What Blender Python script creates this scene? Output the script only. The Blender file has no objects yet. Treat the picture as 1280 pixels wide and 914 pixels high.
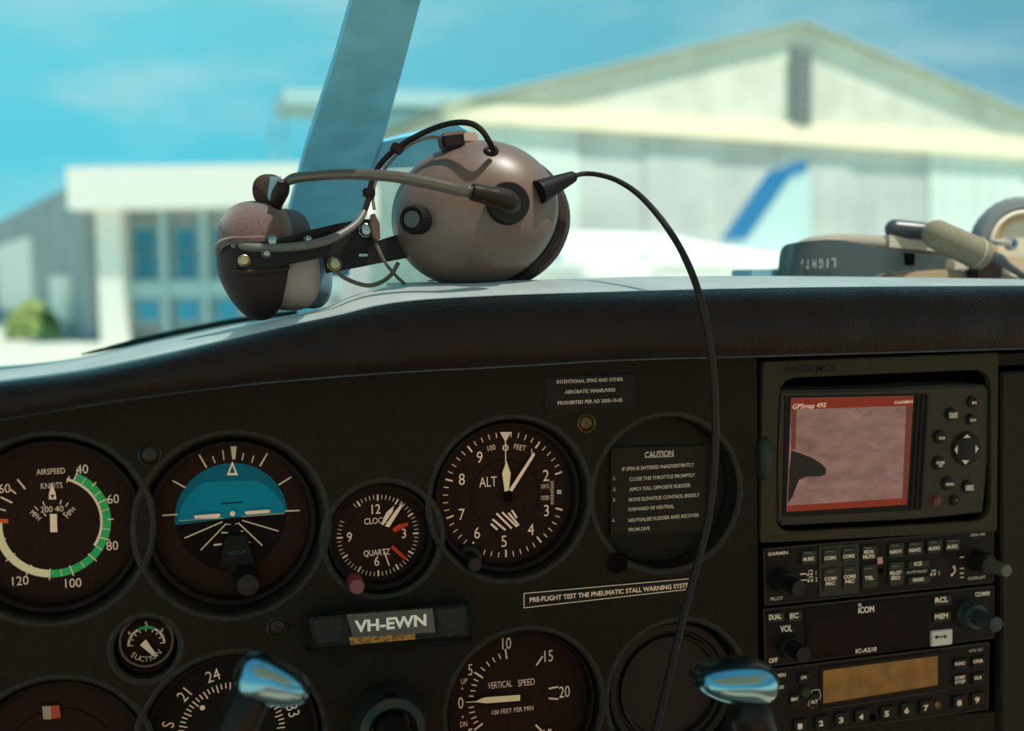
import bpy, bmesh, math, random
from mathutils import Vector, Matrix
from mathutils.bvhtree import BVHTree
random.seed(7)
SC = bpy.context.scene
COL = SC.collection

# ---------------------------------------------------------------- camera
F, CX, CY = 1500.0, 640.0, 457.0
AX = Vector((5410, 211, -1500)).normalized()              # cabin x axis seen from the camera
UP = Vector((-364, 20000, 1500)).normalized()
AZ = (UP - AX * UP.dot(AX)).normalized()
AY = AZ.cross(AX)
R = Matrix((AX, AY, AZ))                                  # camera -> world
CAM = -(R @ (Vector((0, -143, -1500)) * (0.63 / 1500)))
cd = bpy.data.cameras.new('camera'); cam = bpy.data.objects.new('camera', cd); COL.objects.link(cam)
cam.matrix_world = Matrix.Translation(CAM) @ R.to_4x4()
cd.sensor_width = 36; cd.lens = F / 1280 * 36; cd.clip_start = 0.02; cd.clip_end = 2000
cd.dof.use_dof = True; cd.dof.focus_distance = 0.63; cd.dof.aperture_fstop = 6.0
SC.camera = cam

# ---------------------------------------------------------------- colour helpers, sky, sun, exposure
def lin(c):
    return tuple(((v / 255) / 12.92 if v / 255 <= 0.04045 else ((v / 255 + 0.055) / 1.055) ** 2.4) for v in c) + (1,)
W = bpy.data.worlds.new('sky'); SC.world = W; W.use_nodes = True
nt = W.node_tree; nt.nodes.clear()
def N(t, **k):
    n = nt.nodes.new(t)
    for a, b in k.items(): setattr(n, a, b)
    return n
def L(a, b): nt.links.new(a, b)
tc = N('ShaderNodeTexCoord'); sep = N('ShaderNodeSeparateXYZ'); L(tc.outputs['Generated'], sep.inputs[0])
ramp = N('ShaderNodeValToRGB'); L(sep.outputs['Z'], ramp.inputs[0])
els = ramp.color_ramp.elements
els[0].position = 0.0; els[0].color = lin((154, 222, 230))
els[1].position = 0.9; els[1].color = lin((86, 164, 196))
e = els.new(0.10); e.color = lin((92, 208, 228))
e = els.new(0.24); e.color = lin((116, 210, 224))
dx = N('ShaderNodeMapRange'); L(sep.outputs['X'], dx.inputs[0])
dx.inputs[1].default_value = 0.0; dx.inputs[2].default_value = 0.62
side = N('ShaderNodeMixRGB'); L(dx.outputs[0], side.inputs[0]); L(ramp.outputs[0], side.inputs[1]); side.inputs[2].default_value = lin((104, 172, 192))
mp = N('ShaderNodeMapping'); L(tc.outputs['Generated'], mp.inputs[0]); mp.inputs['Scale'].default_value = (2.2, 2.2, 7.5); mp.inputs['Rotation'].default_value = (0.1, 0.25, 0)
no = N('ShaderNodeTexNoise'); L(mp.outputs[0], no.inputs[0]); no.inputs['Scale'].default_value = 2.6; no.inputs['Detail'].default_value = 6
cr = N('ShaderNodeValToRGB'); L(no.outputs[0], cr.inputs[0])
cr.color_ramp.elements[0].position = 0.46; cr.color_ramp.elements[0].color = (0, 0, 0, 1)
cr.color_ramp.elements[1].position = 0.74; cr.color_ramp.elements[1].color = (0.62, 0.62, 0.62, 1)
cl = N('ShaderNodeMixRGB'); L(cr.outputs[0], cl.inputs[0]); L(side.outputs[0], cl.inputs[1]); cl.inputs[2].default_value = lin((190, 226, 228))
bg = N('ShaderNodeBackground'); L(cl.outputs[0], bg.inputs[0]); bg.inputs[1].default_value = 1.0
wo = N('ShaderNodeOutputWorld'); L(bg.outputs[0], wo.inputs[0])
sl = bpy.data.lights.new('sun', 'SUN'); sun = bpy.data.objects.new('sun', sl); COL.objects.link(sun)
SUN = Vector((0.30, -0.30, 0.90)).normalized()
sun.rotation_euler = SUN.to_track_quat('Z', 'Y').to_euler(); sl.energy = 5.6; sl.angle = 0.012; sl.color = (1.0, 0.95, 0.84)
SC.view_settings.view_transform = 'Standard'; SC.view_settings.look = 'None'
SC.view_settings.exposure = 0.0; SC.view_settings.gamma = 1.0; SC.view_settings.use_curve_mapping = False
SC.cycles.use_denoising = True; SC.cycles.max_bounces = 8; SC.cycles.transparent_max_bounces = 12

# ---------------------------------------------------------------- picture -> world helpers (rays through the lens onto real planes)
def ray(px, py): return (R @ Vector((px - CX, CY - py, -F))).normalized()
def P(px, py, y=0.0):
    d = ray(px, py); return CAM + d * ((y - CAM.y) / d.y)
def mpp(px, py, y=0.0): return (P(px, py - .5, y) - P(px, py + .5, y)).length
def plane_hit(px, py, p0, n):
    d = ray(px, py); return CAM + d * ((p0 - CAM).dot(n) / d.dot(n))

# ---------------------------------------------------------------- materials
MATS = {}
def mat(name, col, rough=0.6, metal=0.0, spec=0.4, var=0.0, vscale=200.0, bump=0.0, bscale=900.0, col2=None, kind='noise', emit=0.0, sheen=0.0, coat=0.0):
    if name in MATS: return MATS[name]
    if max(col) < 62 and metal == 0 and emit == 0: spec *= .45
    m = bpy.data.materials.new(name); m.use_nodes = True; t = m.node_tree
    b = t.nodes['Principled BSDF']; b.inputs['Base Color'].default_value = lin(col)
    b.inputs['Roughness'].default_value = rough; b.inputs['Metallic'].default_value = metal
    b.inputs['Specular IOR Level'].default_value = spec
    if sheen: b.inputs['Sheen Weight'].default_value = sheen
    if coat: b.inputs['Coat Weight'].default_value = coat
    g = t.nodes.new('ShaderNodeTexCoord')
    if var > 0 or col2:
        n = t.nodes.new('ShaderNodeTexNoise'); n.inputs['Scale'].default_value = vscale; n.inputs['Detail'].default_value = 5
        t.links.new(g.outputs['Object'], n.inputs[0])
        r = t.nodes.new('ShaderNodeValToRGB'); t.links.new(n.outputs[0], r.inputs[0])
        c1 = col2 or tuple(max(0, v * (1 - var)) for v in col); c2 = tuple(min(255, v * (1 + var)) for v in col)
        r.color_ramp.elements[0].position = 0.35; r.color_ramp.elements[0].color = lin(c1)
        r.color_ramp.elements[1].position = 0.65; r.color_ramp.elements[1].color = lin(c2 if not col2 else col)
        t.links.new(r.outputs[0], b.inputs['Base Color'])
        if emit:
            t.links.new(r.outputs[0], b.inputs['Emission Color'])
    if emit:
        b.inputs['Emission Strength'].default_value = emit
        if not (var > 0 or col2): b.inputs['Emission Color'].default_value = lin(col)
    if bump > 0:
        if kind == 'leather':
            v = t.nodes.new('ShaderNodeTexVoronoi'); v.feature = 'DISTANCE_TO_EDGE'; v.inputs['Scale'].default_value = bscale
            t.links.new(g.outputs['Object'], v.inputs[0]); src = v.outputs['Distance']
        else:
            v = t.nodes.new('ShaderNodeTexNoise'); v.inputs['Scale'].default_value = bscale; v.inputs['Detail'].default_value = 4
            t.links.new(g.outputs['Object'], v.inputs[0]); src = v.outputs[0]
        bp = t.nodes.new('ShaderNodeBump'); bp.inputs['Strength'].default_value = bump; bp.inputs['Distance'].default_value = 0.0006
        t.links.new(src, bp.inputs['Height']); t.links.new(bp.outputs[0], b.inputs['Normal'])
    MATS[name] = m; return m

PANEL = mat('panel_vinyl', (34, 27, 18), 0.55, spec=0.18, var=0.09, vscale=260, bump=0.9, bscale=1100)
LIP = mat('panel_lip_vinyl', (34, 28, 21), 0.4, spec=0.6, var=0.25, vscale=300, bump=0.8, bscale=900, kind='leather')
SHIELD = mat('glareshield_leather', (25, 16, 14), 0.5, spec=0.4, var=0.12, vscale=60, bump=0.8, bscale=330, kind='leather', sheen=0.25)
TOPV = mat('sunlit_top_vinyl', (136, 146, 144), 0.5, spec=0.4, var=0.06, vscale=30, bump=0.5, bscale=420, kind='leather', sheen=0.5)  # glareshield top: colour lightened to look sunlit beside the dark roll
for k_, v_ in (('Sheen Roughness', .3),): SHIELD.node_tree.nodes['Principled BSDF'].inputs[k_].default_value = v_
SHIELD.node_tree.nodes['Principled BSDF'].inputs['Sheen Tint'].default_value = (.9, 1, 1, 1)
BEZ = mat('bezel_black', (31, 22, 18), 0.6, spec=0.15)
FACE = mat('dial_face', (45, 27, 21), 0.75, spec=0.12, var=0.08, vscale=400)
FACEG = mat('dial_face_dark', (30, 24, 20), 0.75, spec=0.12)
CREAM = mat('marking_cream', (255, 216, 188), 0.7, spec=0.1)
CREAMD = mat('marking_dim', (150, 130, 112), 0.7, spec=0.1)
CREAMY = mat('marking_ivory', (252, 224, 178), 0.7, spec=0.1)
GREEN = mat('marking_green', (58, 178, 98), 0.7, spec=0.1)
ORANGE = mat('marking_orange', (236, 96, 32), 0.6, spec=0.1)
RED = mat('hand_red', (206, 58, 30), 0.6, spec=0.1)
BLK = mat('ink_black', (16, 10, 10), 0.6, spec=0.1)
SKYB = mat('horizon_sky_blue', (6, 128, 154), 0.6, spec=0.1)
SKYD = mat('horizon_sky_dark', (8, 98, 120), 0.6, spec=0.1)
PLAST = mat('black_plastic', (27, 19, 15), 0.45, spec=0.25)
PLASTG = mat('grey_black_plastic', (54, 46, 35), 0.5, spec=0.35, var=0.08, vscale=500)
KEY = mat('key_rubber', (50, 48, 39), 0.55, spec=0.35)
KEYD = mat('key_rubber_dark', (32, 27, 22), 0.55, spec=0.35)
KNOB = mat('knob_black', (24, 21, 19), 0.35, spec=0.5)
PLAC = mat('placard_black', (32, 24, 18), 0.55, spec=0.3)
GAP = mat('deep_black', (20, 8, 8), 0.8, spec=0.1)
CHROME = mat('polished_grip', (120, 166, 186), 0.2, metal=1.0)  # blue of the reflected sky is tinted into the metal colour
HORN = mat('grip_dark_gloss', (30, 24, 22), 0.3, spec=0.3)

# ---------------------------------------------------------------- mesh helpers
ORG = {}
class MB:
    def __init__(s): s.bm = bmesh.new()
    def poly(s, pts):
        try: return s.bm.faces.new([s.bm.verts.new(p) for p in pts])
        except ValueError: return None
    def box(s, c, size, rot=None, bev=0.0):
        m = Matrix.Translation(Vector(c)) @ (rot.to_4x4() if rot else Matrix.Identity(4)) @ Matrix.Diagonal((size[0], size[1], size[2], 1))
        t = bmesh.new(); bmesh.ops.create_cube(t, size=1, matrix=m)
        if bev: bmesh.ops.bevel(t, geom=list(t.edges), offset=bev, segments=2, affect='EDGES')
        s.merge(t); return s
    def merge(s, t):
        me = bpy.data.meshes.new('tmp'); t.to_mesh(me); t.free(); s.bm.from_mesh(me); bpy.data.meshes.remove(me)
    def prism(s, pts, y0, y1, bev=0.0, seg=2):                # pts: (x, z) outline, extruded from y0 (front) to y1 (back)
        t = bmesh.new(); n = len(pts)
        a = [t.verts.new((p[0], y0, p[1])) for p in pts]; b = [t.verts.new((p[0], y1, p[1])) for p in pts]
        f = t.faces.new(a); t.faces.new(b[::-1])
        for i in range(n): t.faces.new((a[i], b[i], b[(i + 1) % n], a[(i + 1) % n]))
        bmesh.ops.recalc_face_normals(t, faces=t.faces)
        if bev:
            es = [e for e in t.edges if all(abs(v.co.y - y0) < 1e-7 for v in e.verts)]
            bmesh.ops.bevel(t, geom=es, offset=bev, segments=seg, affect='EDGES')
        s.merge(t); return s
    def lathe(s, c, axis, prof, seg=32, sx=1.0, sz=1.0, rib=None):   # prof: (r, d) d measured along axis
        ax = Vector(axis).normalized(); q = ax.to_track_quat('Y', 'Z').to_matrix()
        rows = []; c = Vector(c)
        for r, d in prof:
            if r < 1e-7: rows.append([s.bm.verts.new(c + ax * d)]); continue
            row = []
            for i in range(seg):
                a = 2 * math.pi * i / seg; rr = r
                if rib and rib[1] <= d <= rib[2]: rr = r * (1 + rib[0] * (1 if i % 2 else -1))
                row.append(s.bm.verts.new(c + q @ Vector((math.cos(a) * rr * sx, d, math.sin(a) * rr * sz))))
            rows.append(row)
        for A, B in zip(rows, rows[1:]):
            for i in range(seg):
                j = (i + 1) % seg
                if len(A) == 1 and len(B) == 1: continue
                if len(A) == 1: s.bm.faces.new((A[0], B[i], B[j]))
                elif len(B) == 1: s.bm.faces.new((A[i], B[0], A[j]))
                else: s.bm.faces.new((A[i], B[i], B[j], A[j]))
        return s
    def ring(s, c, r, y0, y1, seg=40):                        # tube wall
        return s
    def sweep(s, pts, rad, seg=12, res=6, ry=None, cap=True, rib=0.0, up=(0, 0, 1)):
        pts = [Vector(p) for p in pts]; n = len(pts)
        if not hasattr(rad, '__len__'): rad = [rad] * n
        ry = ry or rad
        P_, R1, R2 = [], [], []
        for i in range(n - 1):
            p0, p1, p2, p3 = pts[max(i - 1, 0)], pts[i], pts[i + 1], pts[min(i + 2, n - 1)]
            for k in range(res):
                t = k / res
                P_.append(0.5 * ((2 * p1) + (p2 - p0) * t + (2 * p0 - 5 * p1 + 4 * p2 - p3) * t * t + (3 * p1 - p0 - 3 * p2 + p3) * t ** 3))
                u = t * t * (3 - 2 * t); R1.append(rad[i] * (1 - u) + rad[i + 1] * u); R2.append(ry[i] * (1 - u) + ry[i + 1] * u)
        P_.append(pts[-1]); R1.append(rad[-1]); R2.append(ry[-1])
        m = len(P_); nrm = None; rows = []
        for i in range(m):
            T = (P_[min(i + 1, m - 1)] - P_[max(i - 1, 0)]).normalized()
            if nrm is None:
                nrm = Vector(up) - T * T.dot(Vector(up))
                if nrm.length < .05: nrm = Vector((1, 0, 0)) - T * T.x
            nrm = (nrm - T * nrm.dot(T)).normalized(); bn = T.cross(nrm)
            k = 1 + (rib if i % 2 else -rib)
            rows.append([s.bm.verts.new(P_[i] + nrm * math.cos(2 * math.pi * j / seg) * R1[i] * k + bn * math.sin(2 * math.pi * j / seg) * R2[i] * k) for j in range(seg)])
        for A, B in zip(rows, rows[1:]):
            for j in range(seg): s.bm.faces.new((A[j], A[(j + 1) % seg], B[(j + 1) % seg], B[j]))
        if cap: s.bm.faces.new(rows[0][::-1]); s.bm.faces.new(rows[-1])
        return s
    def sell(s, c, r, e=2.0, nu=36, nv=22, fn=None, vr=(-1, 1), m=None):   # superellipsoid
        c = Vector(c); rows = []
        sg = lambda v, p: math.copysign(abs(v) ** p, v)
        for i in range(nv + 1):
            f = (vr[0] + (vr[1] - vr[0]) * i / nv) * math.pi / 2; row = []
            for j in range(nu):
                a = 2 * math.pi * j / nu; q = 2 / e
                v = Vector((r[0] * sg(math.cos(f), q) * sg(math.cos(a), q), r[1] * sg(math.cos(f), q) * sg(math.sin(a), q), r[2] * sg(math.sin(f), q)))
                if fn: v = fn(v)
                if m: v = m @ v
                row.append(s.bm.verts.new(c + v))
            rows.append(row)
        for A, B in zip(rows, rows[1:]):
            for j in range(nu): s.bm.faces.new((A[j], A[(j + 1) % nu], B[(j + 1) % nu], B[j]))
        bmesh.ops.remove_doubles(s.bm, verts=s.bm.verts, dist=1e-6)
        return s
    def frame_box(s, o, ex, ey, x, y, z):                     # box in a facade frame: along, outward, up
        pts = [[o + ex * a + ey * b + Vector((0, 0, c)) for a in x for b in y] for c in z]
        v = [s.bm.verts.new(p) for r in pts for p in r]
        for f in ((0, 1, 3, 2), (4, 6, 7, 5), (0, 4, 5, 1), (2, 3, 7, 6), (0, 2, 6, 4), (1, 5, 7, 3)): s.bm.faces.new([v[i] for i in f])
        return s
    def build(s, name, material, parent=None, smooth=True, ang=35, label=None, recalc=True):
        if recalc: bmesh.ops.recalc_face_normals(s.bm, faces=s.bm.faces)
        me = bpy.data.meshes.new(name)
        top = parent
        while top is not None and top.parent is not None: top = top.parent
        if top is not None:
            bmesh.ops.translate(s.bm, verts=s.bm.verts, vec=-ORG[top.name])
            s.bm.to_mesh(me); off = None
        else:
            vs = [v.co for v in s.bm.verts]
            off = Vector(((min(v.x for v in vs) + max(v.x for v in vs)) / 2, (min(v.y for v in vs) + max(v.y for v in vs)) / 2, min(v.z for v in vs)))
            bmesh.ops.translate(s.bm, verts=s.bm.verts, vec=-off); s.bm.to_mesh(me)
        s.bm.free()
        o = bpy.data.objects.new(name, me); COL.objects.link(o)
        if parent is not None: o.parent = parent
        if off is not None: o.location = off; ORG[o.name] = off
        me.materials.append(material)
        if smooth:
            for p in me.polygons: p.use_smooth = True
            me.set_sharp_from_angle(angle=math.radians(ang))
        if label: o['label'] = label
        return o

def thing(name, label, cat, loc, group=None):
    o = bpy.data.objects.new(name, None); COL.objects.link(o); o.location = loc; o.empty_display_size = 0.01
    ORG[o.name] = Vector(loc); o['label'] = label; o['category'] = cat
    if group: o['group'] = group
    return o
def tag(o, label, cat, group=None):
    o['label'] = label; o['category'] = cat
    if group: o['group'] = group
    return o
def struct(o): o['kind'] = 'structure'; return o

def plate(outer, holes, y_front, thick, bev):
    """flat plate in x/z with round or polygon holes and rounded edges; returns MB"""
    cu = bpy.data.curves.new('c', 'CURVE'); cu.dimensions = '2D'; cu.fill_mode = 'BOTH'
    def spl(pts):
        sp = cu.splines.new('POLY'); sp.points.add(len(pts) - 1)
        for q, p in zip(sp.points, pts): q.co = (p[0], p[1], 0, 1)
        sp.use_cyclic_u = True
    spl(outer)
    for h in holes: spl(h)
    cu.extrude = thick / 2 - bev; cu.bevel_depth = bev; cu.bevel_resolution = 2
    o = bpy.data.objects.new('c', cu); COL.objects.link(o)
    dg = bpy.context.evaluated_depsgraph_get(); me = bpy.data.meshes.new_from_object(o.evaluated_get(dg))
    b = MB(); b.bm.from_mesh(me); bpy.data.objects.remove(o); bpy.data.curves.remove(cu); bpy.data.meshes.remove(me)
    for v in b.bm.verts: v.co = Vector((v.co.x, y_front + thick / 2 - v.co.z, v.co.y))
    return b
def circ(c, r, n=64): return [(c.x + r * math.cos(2 * math.pi * i / n), c.z + r * math.sin(2 * math.pi * i / n)) for i in range(n)]
def rrect(pts, r, n=5):
    """rounded polygon from 4 (x, z) corners"""
    out = []; k = len(pts)
    for i in range(k):
        p, a, b = Vector(pts[i]), Vector(pts[i - 1]), Vector(pts[(i + 1) % k])
        u = p + (a - p).normalized() * r; w = p + (b - p).normalized() * r
        for j in range(n + 1):
            t = j / n; q = u * (1 - t) ** 2 + p * 2 * t * (1 - t) + w * t * t; out.append((q.x, q.y))
    return out
def quad(px, y): return [(P(a, b, y).x, P(a, b, y).z) for a, b in px]

GLY = {}
def glyph(s, bold=0.0):
    k = (s, bold)
    if k in GLY: return GLY[k]
    cu = bpy.data.curves.new('t', 'FONT'); cu.body = s; cu.size = 1; cu.resolution_u = 3; cu.offset = bold; cu.fill_mode = 'FRONT'
    o = bpy.data.objects.new('t', cu); COL.objects.link(o)
    dg = bpy.context.evaluated_depsgraph_get(); me = bpy.data.meshes.new_from_object(o.evaluated_get(dg))
    vs = [(v.co.x, v.co.y) for v in me.vertices]; fs = [tuple(p.vertices) for p in me.polygons]
    bpy.data.objects.remove(o); bpy.data.curves.remove(cu); bpy.data.meshes.remove(me)
    x0, x1 = min(v[0] for v in vs), max(v[0] for v in vs)
    GLY[k] = ([(v[0] - (x0 + x1) / 2, v[1]) for v in vs], fs, x1 - x0); return GLY[k]
CAPH = max(v[1] for v in glyph('H')[0])

class MK(MB):
    """flat print on the plane y (facing the camera side)"""
    def __init__(s, y): super().__init__(); s.y = y
    def text(s, t, px, py, h, rot=0, w=None, sx=1.0, bold=0.0, align=0, shear=0.0):
        vs, fs, wid = glyph(t, bold); c = P(px, py, s.y); k = h * mpp(px, py, s.y) / CAPH
        kx = k * sx
        if w: kx = (P(px + w / 2, py, s.y).x - P(px - w / 2, py, s.y).x) / wid
        if abs(rot) < 7: rot = 0                              # level on the panel; the lens gives the slope
        a = math.radians(rot); ca, sa = math.cos(a), math.sin(a); nv = []
        for x, z in vs:
            u = x * kx + (align * wid * kx / 2) + shear * z * k; v = (z - CAPH / 2) * k
            nv.append(s.bm.verts.new((c.x + u * ca - v * sa, s.y, c.z + u * sa + v * ca)))
        for f in fs:
            try: s.bm.faces.new([nv[i] for i in f])
            except ValueError: pass
        return s
    def line(s, x0, y0, x1, y1, w, w2=None):
        a, b = P(x0, y0, s.y), P(x1, y1, s.y); d = (b - a).normalized(); n = Vector((-d.z, 0, d.x)); k = mpp(x0, y0, s.y) / 2
        w2 = w if w2 is None else w2
        s.poly([a + n * w * k, b + n * w2 * k, b - n * w2 * k, a - n * w * k]); return s
    def pg(s, pts): s.poly([P(a, b, s.y) for a, b in pts]); return s
    def arc(s, cx, cy, r0, r1, a0, a1, n=40):                 # clockwise from up, degrees; radii in picture units
        c = P(cx, cy, s.y); k = mpp(cx, cy, s.y); row = []
        for i in range(n + 1):
            a = math.radians(a0 + (a1 - a0) * i / n); d = Vector((math.sin(a), 0, math.cos(a)))
            row.append((s.bm.verts.new(c + d * r0 * k), s.bm.verts.new(c + d * r1 * k)))
        for A, B in zip(row, row[1:]): s.bm.faces.new((A[0], A[1], B[1], B[0]))
        return s
    def tick(s, cx, cy, a, r0, r1, w):
        c = P(cx, cy, s.y); k = mpp(cx, cy, s.y); a = math.radians(a); d = Vector((math.sin(a), 0, math.cos(a))); n = Vector((d.z, 0, -d.x))
        s.poly([c + d * r0 * k + n * w * k / 2, c + d * r1 * k + n * w * k / 2, c + d * r1 * k - n * w * k / 2, c + d * r0 * k - n * w * k / 2]); return s
    def disc(s, cx, cy, r, n=24): 
        c = P(cx, cy, s.y); k = mpp(cx, cy, s.y) * r
        s.poly([c + Vector((math.cos(2 * math.pi * i / n), 0, math.sin(2 * math.pi * i / n))) * k for i in range(n)]); return s
    def put(s, name, m, parent, label=None): return s.build(name, m, parent, smooth=False, label=label, recalc=False)
def Z(ox, oy, k):                                              # coordinates read in an enlarged crop of the photograph
    return lambda x, y: (ox + x / k, oy + y / k)

# ================================================================ THE SETTING OUTSIDE
GZ = CAM.z - 1.9
gm = mat('apron_concrete', (192, 196, 180), 0.9, spec=0.1, var=0.06, vscale=0.5)
b = MB(); b.poly([(-300, -60, GZ), (300, -60, GZ), (300, 400, GZ), (-300, 400, GZ)])
struct(b.build('ground', gm, smooth=False))

# ---- big hangar
def ghit(px, py):
    d = ray(px, py); return CAM + d * ((GZ - CAM.z) / d.z)
hp = Vector((P(1000, 300, 62).x, 62, 0))
hang = math.radians(-6.0)                                      # facade turned slightly away on the right
hx = Vector((math.cos(hang), -math.sin(hang), 0)); hn = Vector((-hx.y, hx.x, 0)) * -1
H = lambda px, py: (lambda q: ((q - hp).dot(hx), q.z))(plane_hit(px, py, hp, hn))
hangar = thing('hangar', 'large pale aircraft hangar with a low gable and tall sliding doors, behind the headset', 'hangar', Vector((hp.x, hp.y, GZ)))
def hpoly(b, pts, d0, d1):
    f = [hp + hx * u + hn * d0 for u, z in pts]; g = [hp + hx * u + hn * d1 for u, z in pts]
    for v, (u, z) in zip(f, pts): v.z = z
    for v, (u, z) in zip(g, pts): v.z = z
    A = [b.bm.verts.new(v) for v in f]; B = [b.bm.verts.new(v) for v in g]; n = len(A)
    b.bm.faces.new(A); b.bm.faces.new(B[::-1])
    for i in range(n): b.bm.faces.new((A[i], B[i], B[(i + 1) % n], A[(i + 1) % n]))
hw = mat('hangar_gable_paint', (214, 214, 198), 0.8, spec=0.1, var=0.05, vscale=0.4)
hb = mat('hangar_beam_paint', (250, 238, 206), 0.8, spec=0.1)
hd = mat('hangar_door_paint', (196, 200, 196), 0.8, spec=0.1, var=0.05, vscale=0.3)
hd2 = mat('hangar_door_white', (214, 226, 218), 0.8, spec=0.1, var=0.03, vscale=0.3)
hr = mat('hangar_roof_metal', (176, 190, 180), 0.7, spec=0.2)
apex, el, er = H(1000, 30), H(566, 132), H(1405, 196)
b = MB(); hpoly(b, [el, H(566, 141), H(1405, 205), er, apex], -0.1, -1.2); b.build('gable_wall', hw, hangar, smooth=False)
b = MB(); hpoly(b, [H(560, 128), H(560, 150), H(1410, 207), H(1410, 180)], 0.25, -1.0); b.build('door_beam', hb, hangar, smooth=False)
for side_ in (0, 1):                                           # two roof slopes, running back from the facade
    q = el if side_ == 0 else er
    b = MB(); hpoly(b, [(q[0], q[1] + .05), (apex[0], apex[1] + .05), (apex[0], apex[1] + .16), (q[0] - (0.5 if side_ == 0 else -.5), q[1] + .1)], 0.5, -40); b.build('roof_slope', hr, hangar, smooth=False)
edges = [562, 640, 724, 808, 890, 975, 1065, 1165, 1280, 1405]
for i in range(len(edges) - 1):
    x0, x1 = edges[i], edges[i + 1]; d = -0.2 if i % 2 else -0.3
    a, c = H(x0, 200)[0], H(x1, 200)[0]
    zt0 = H(x0, 150 + (x0 - 560) * .0675)[1]; zt1 = H(x1, 150 + (x1 - 560) * .0675)[1]
    b = MB(); hpoly(b, [(a + .03, GZ), (c - .03, GZ), (c - .03, zt1), (a + .03, zt0)], d, d - .18); dr = b.build('door_panel', hd2 if i in (0, 1, 7, 8) else hd, hangar, smooth=False)
    r_ = MB()
    for k in range(1, 6):
        u = a + (c - a) * k / 6; hpoly(r_, [(u - .04, GZ + .1), (u + .04, GZ + .1), (u + .04, min(zt0, zt1) - .1), (u - .04, min(zt0, zt1) - .1)], d + .03, d)
    r_.build('door_rib', hd, dr, smooth=False)
b = MB(); hpoly(b, [H(989, 60), H(989, 158), H(1011, 158), H(1011, 60)], 0.32, -.1); vent = b.build('vent_shaft', mat('vent_dark', (128, 136, 132), .8), hangar, smooth=False)
b = MB()
for k in range(9):
    z0 = 66 + k * 10; hpoly(b, [H(991, z0), H(991, z0 + 4), H(1009, z0 + 4), H(1009, z0)], 0.38, .32)
b.build('vent_slat', mat('vent_dark', (128, 136, 132), .8), vent, smooth=False)
b = MB(); hpoly(b, [(el[0] + .2, GZ), (er[0] - .2, GZ), (er[0] - .2, er[1] - .4), (el[0] + .2, el[1] - .4)], -30, -40); b.build('rear_wall', hw, hangar, smooth=False)
for q in (el, er):
    b = MB(); s_ = 0.2 if q is el else -.2
    hpoly(b, [(q[0] + s_, GZ), (q[0] + 2 * s_, GZ), (q[0] + 2 * s_, q[1]), (q[0] + s_, q[1])], -.5, -40); b.build('side_wall', hw, hangar, smooth=False)

# ---- far shed with canopy left of the hangar
sp = Vector((P(450, 200, 95).x, 95, 0)); SN = Vector((0, -1, 0)); SX = Vector((1, 0, 0))
Q = lambda px, py: plane_hit(px, py, sp, SN)
shed = thing('distant_shed', 'pale hazy shed with a long flat canopy, left of the big hangar', 'shed', Vector((sp.x, 95, GZ)))
def qbox(x0, y0, x1, y1, d0=0, d1=4, gz=False):
    a, c = Q(x0, y0), Q(x1, y1); z0 = GZ if gz else c.z
    return MB().box(((a.x + c.x) / 2, 95 + (d0 + d1) / 2, (a.z + z0) / 2), (c.x - a.x, d1 - d0, a.z - z0))
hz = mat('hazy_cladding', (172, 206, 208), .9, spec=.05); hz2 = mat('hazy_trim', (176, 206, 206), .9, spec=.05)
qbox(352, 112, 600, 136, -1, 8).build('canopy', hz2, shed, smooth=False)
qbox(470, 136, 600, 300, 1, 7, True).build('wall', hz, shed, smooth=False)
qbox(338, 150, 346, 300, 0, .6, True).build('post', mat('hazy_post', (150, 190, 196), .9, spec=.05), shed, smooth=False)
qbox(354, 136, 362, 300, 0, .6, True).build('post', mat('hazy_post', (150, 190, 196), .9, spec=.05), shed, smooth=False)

# ---- terminal building on the left
FW = (R @ Vector((0, 0, -1))); FW.z = 0; FW.normalize(); FX = Vector((FW.y, -FW.x, 0))
C0 = ghit(116, 428); ctop = plane_hit(116, 212, C0, FW).z
T = lambda px, py: (lambda q: ((q - C0).dot(FX), q.z))(plane_hit(px, py, C0, FW))
term = thing('terminal_building', 'two storey white and glass airfield building with a deep white roof fascia, at the left', 'building', C0)
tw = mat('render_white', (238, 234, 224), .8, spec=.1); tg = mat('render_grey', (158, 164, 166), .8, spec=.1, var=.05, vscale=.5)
gl_ = mat('window_glass_blue', (40, 118, 146), .25, spec=.5); gl2 = mat('window_glass_bright', (48, 152, 186), .25, spec=.5); mu = mat('mullion_pale', (168, 196, 198), .6)
xr = T(420, 300)[0]; z0, z1 = T(116, 264)[1], T(116, 212)[1]
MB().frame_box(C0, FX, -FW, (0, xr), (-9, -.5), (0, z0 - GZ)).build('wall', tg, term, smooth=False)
MB().frame_box(C0, FX, -FW, (-.25, xr + .3), (-9.5, 1.0), (z0 - GZ, z1 - GZ)).build('roof_fascia', tw, term, smooth=False)
cx0, cx1 = T(127, 300)[0], T(157, 300)[0]
MB().frame_box(C0, FX, -FW, (cx0, cx1), (-.4, .5), (0, z0 - GZ)).build('column', tw, term, smooth=False)
rows_ = [(284, 318, mu), (314, 350, gl_), (376, 402, gl2)]
for cxp in (164, 215, 265, 316, 367):
    a, c = T(cxp, 300)[0], T(cxp + 26, 300)[0]
    for (yt, yb, gmx) in ((286, 312, gl_), (315, 349, gl_), (376, 402, gl2)):
        zt, zb = T(cxp, yt)[1] - GZ, T(cxp, yb)[1] - GZ
        f = MB().frame_box(C0, FX, -FW, (a - .08, c + .08), (-.5, -.36), (zb - .08, zt + .08)).build('window', mu, term, smooth=False)
        MB().frame_box(C0, FX, -FW, (a, c), (-.36, -.32), (zb, zt)).build('pane', gmx, f, smooth=False)
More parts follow.
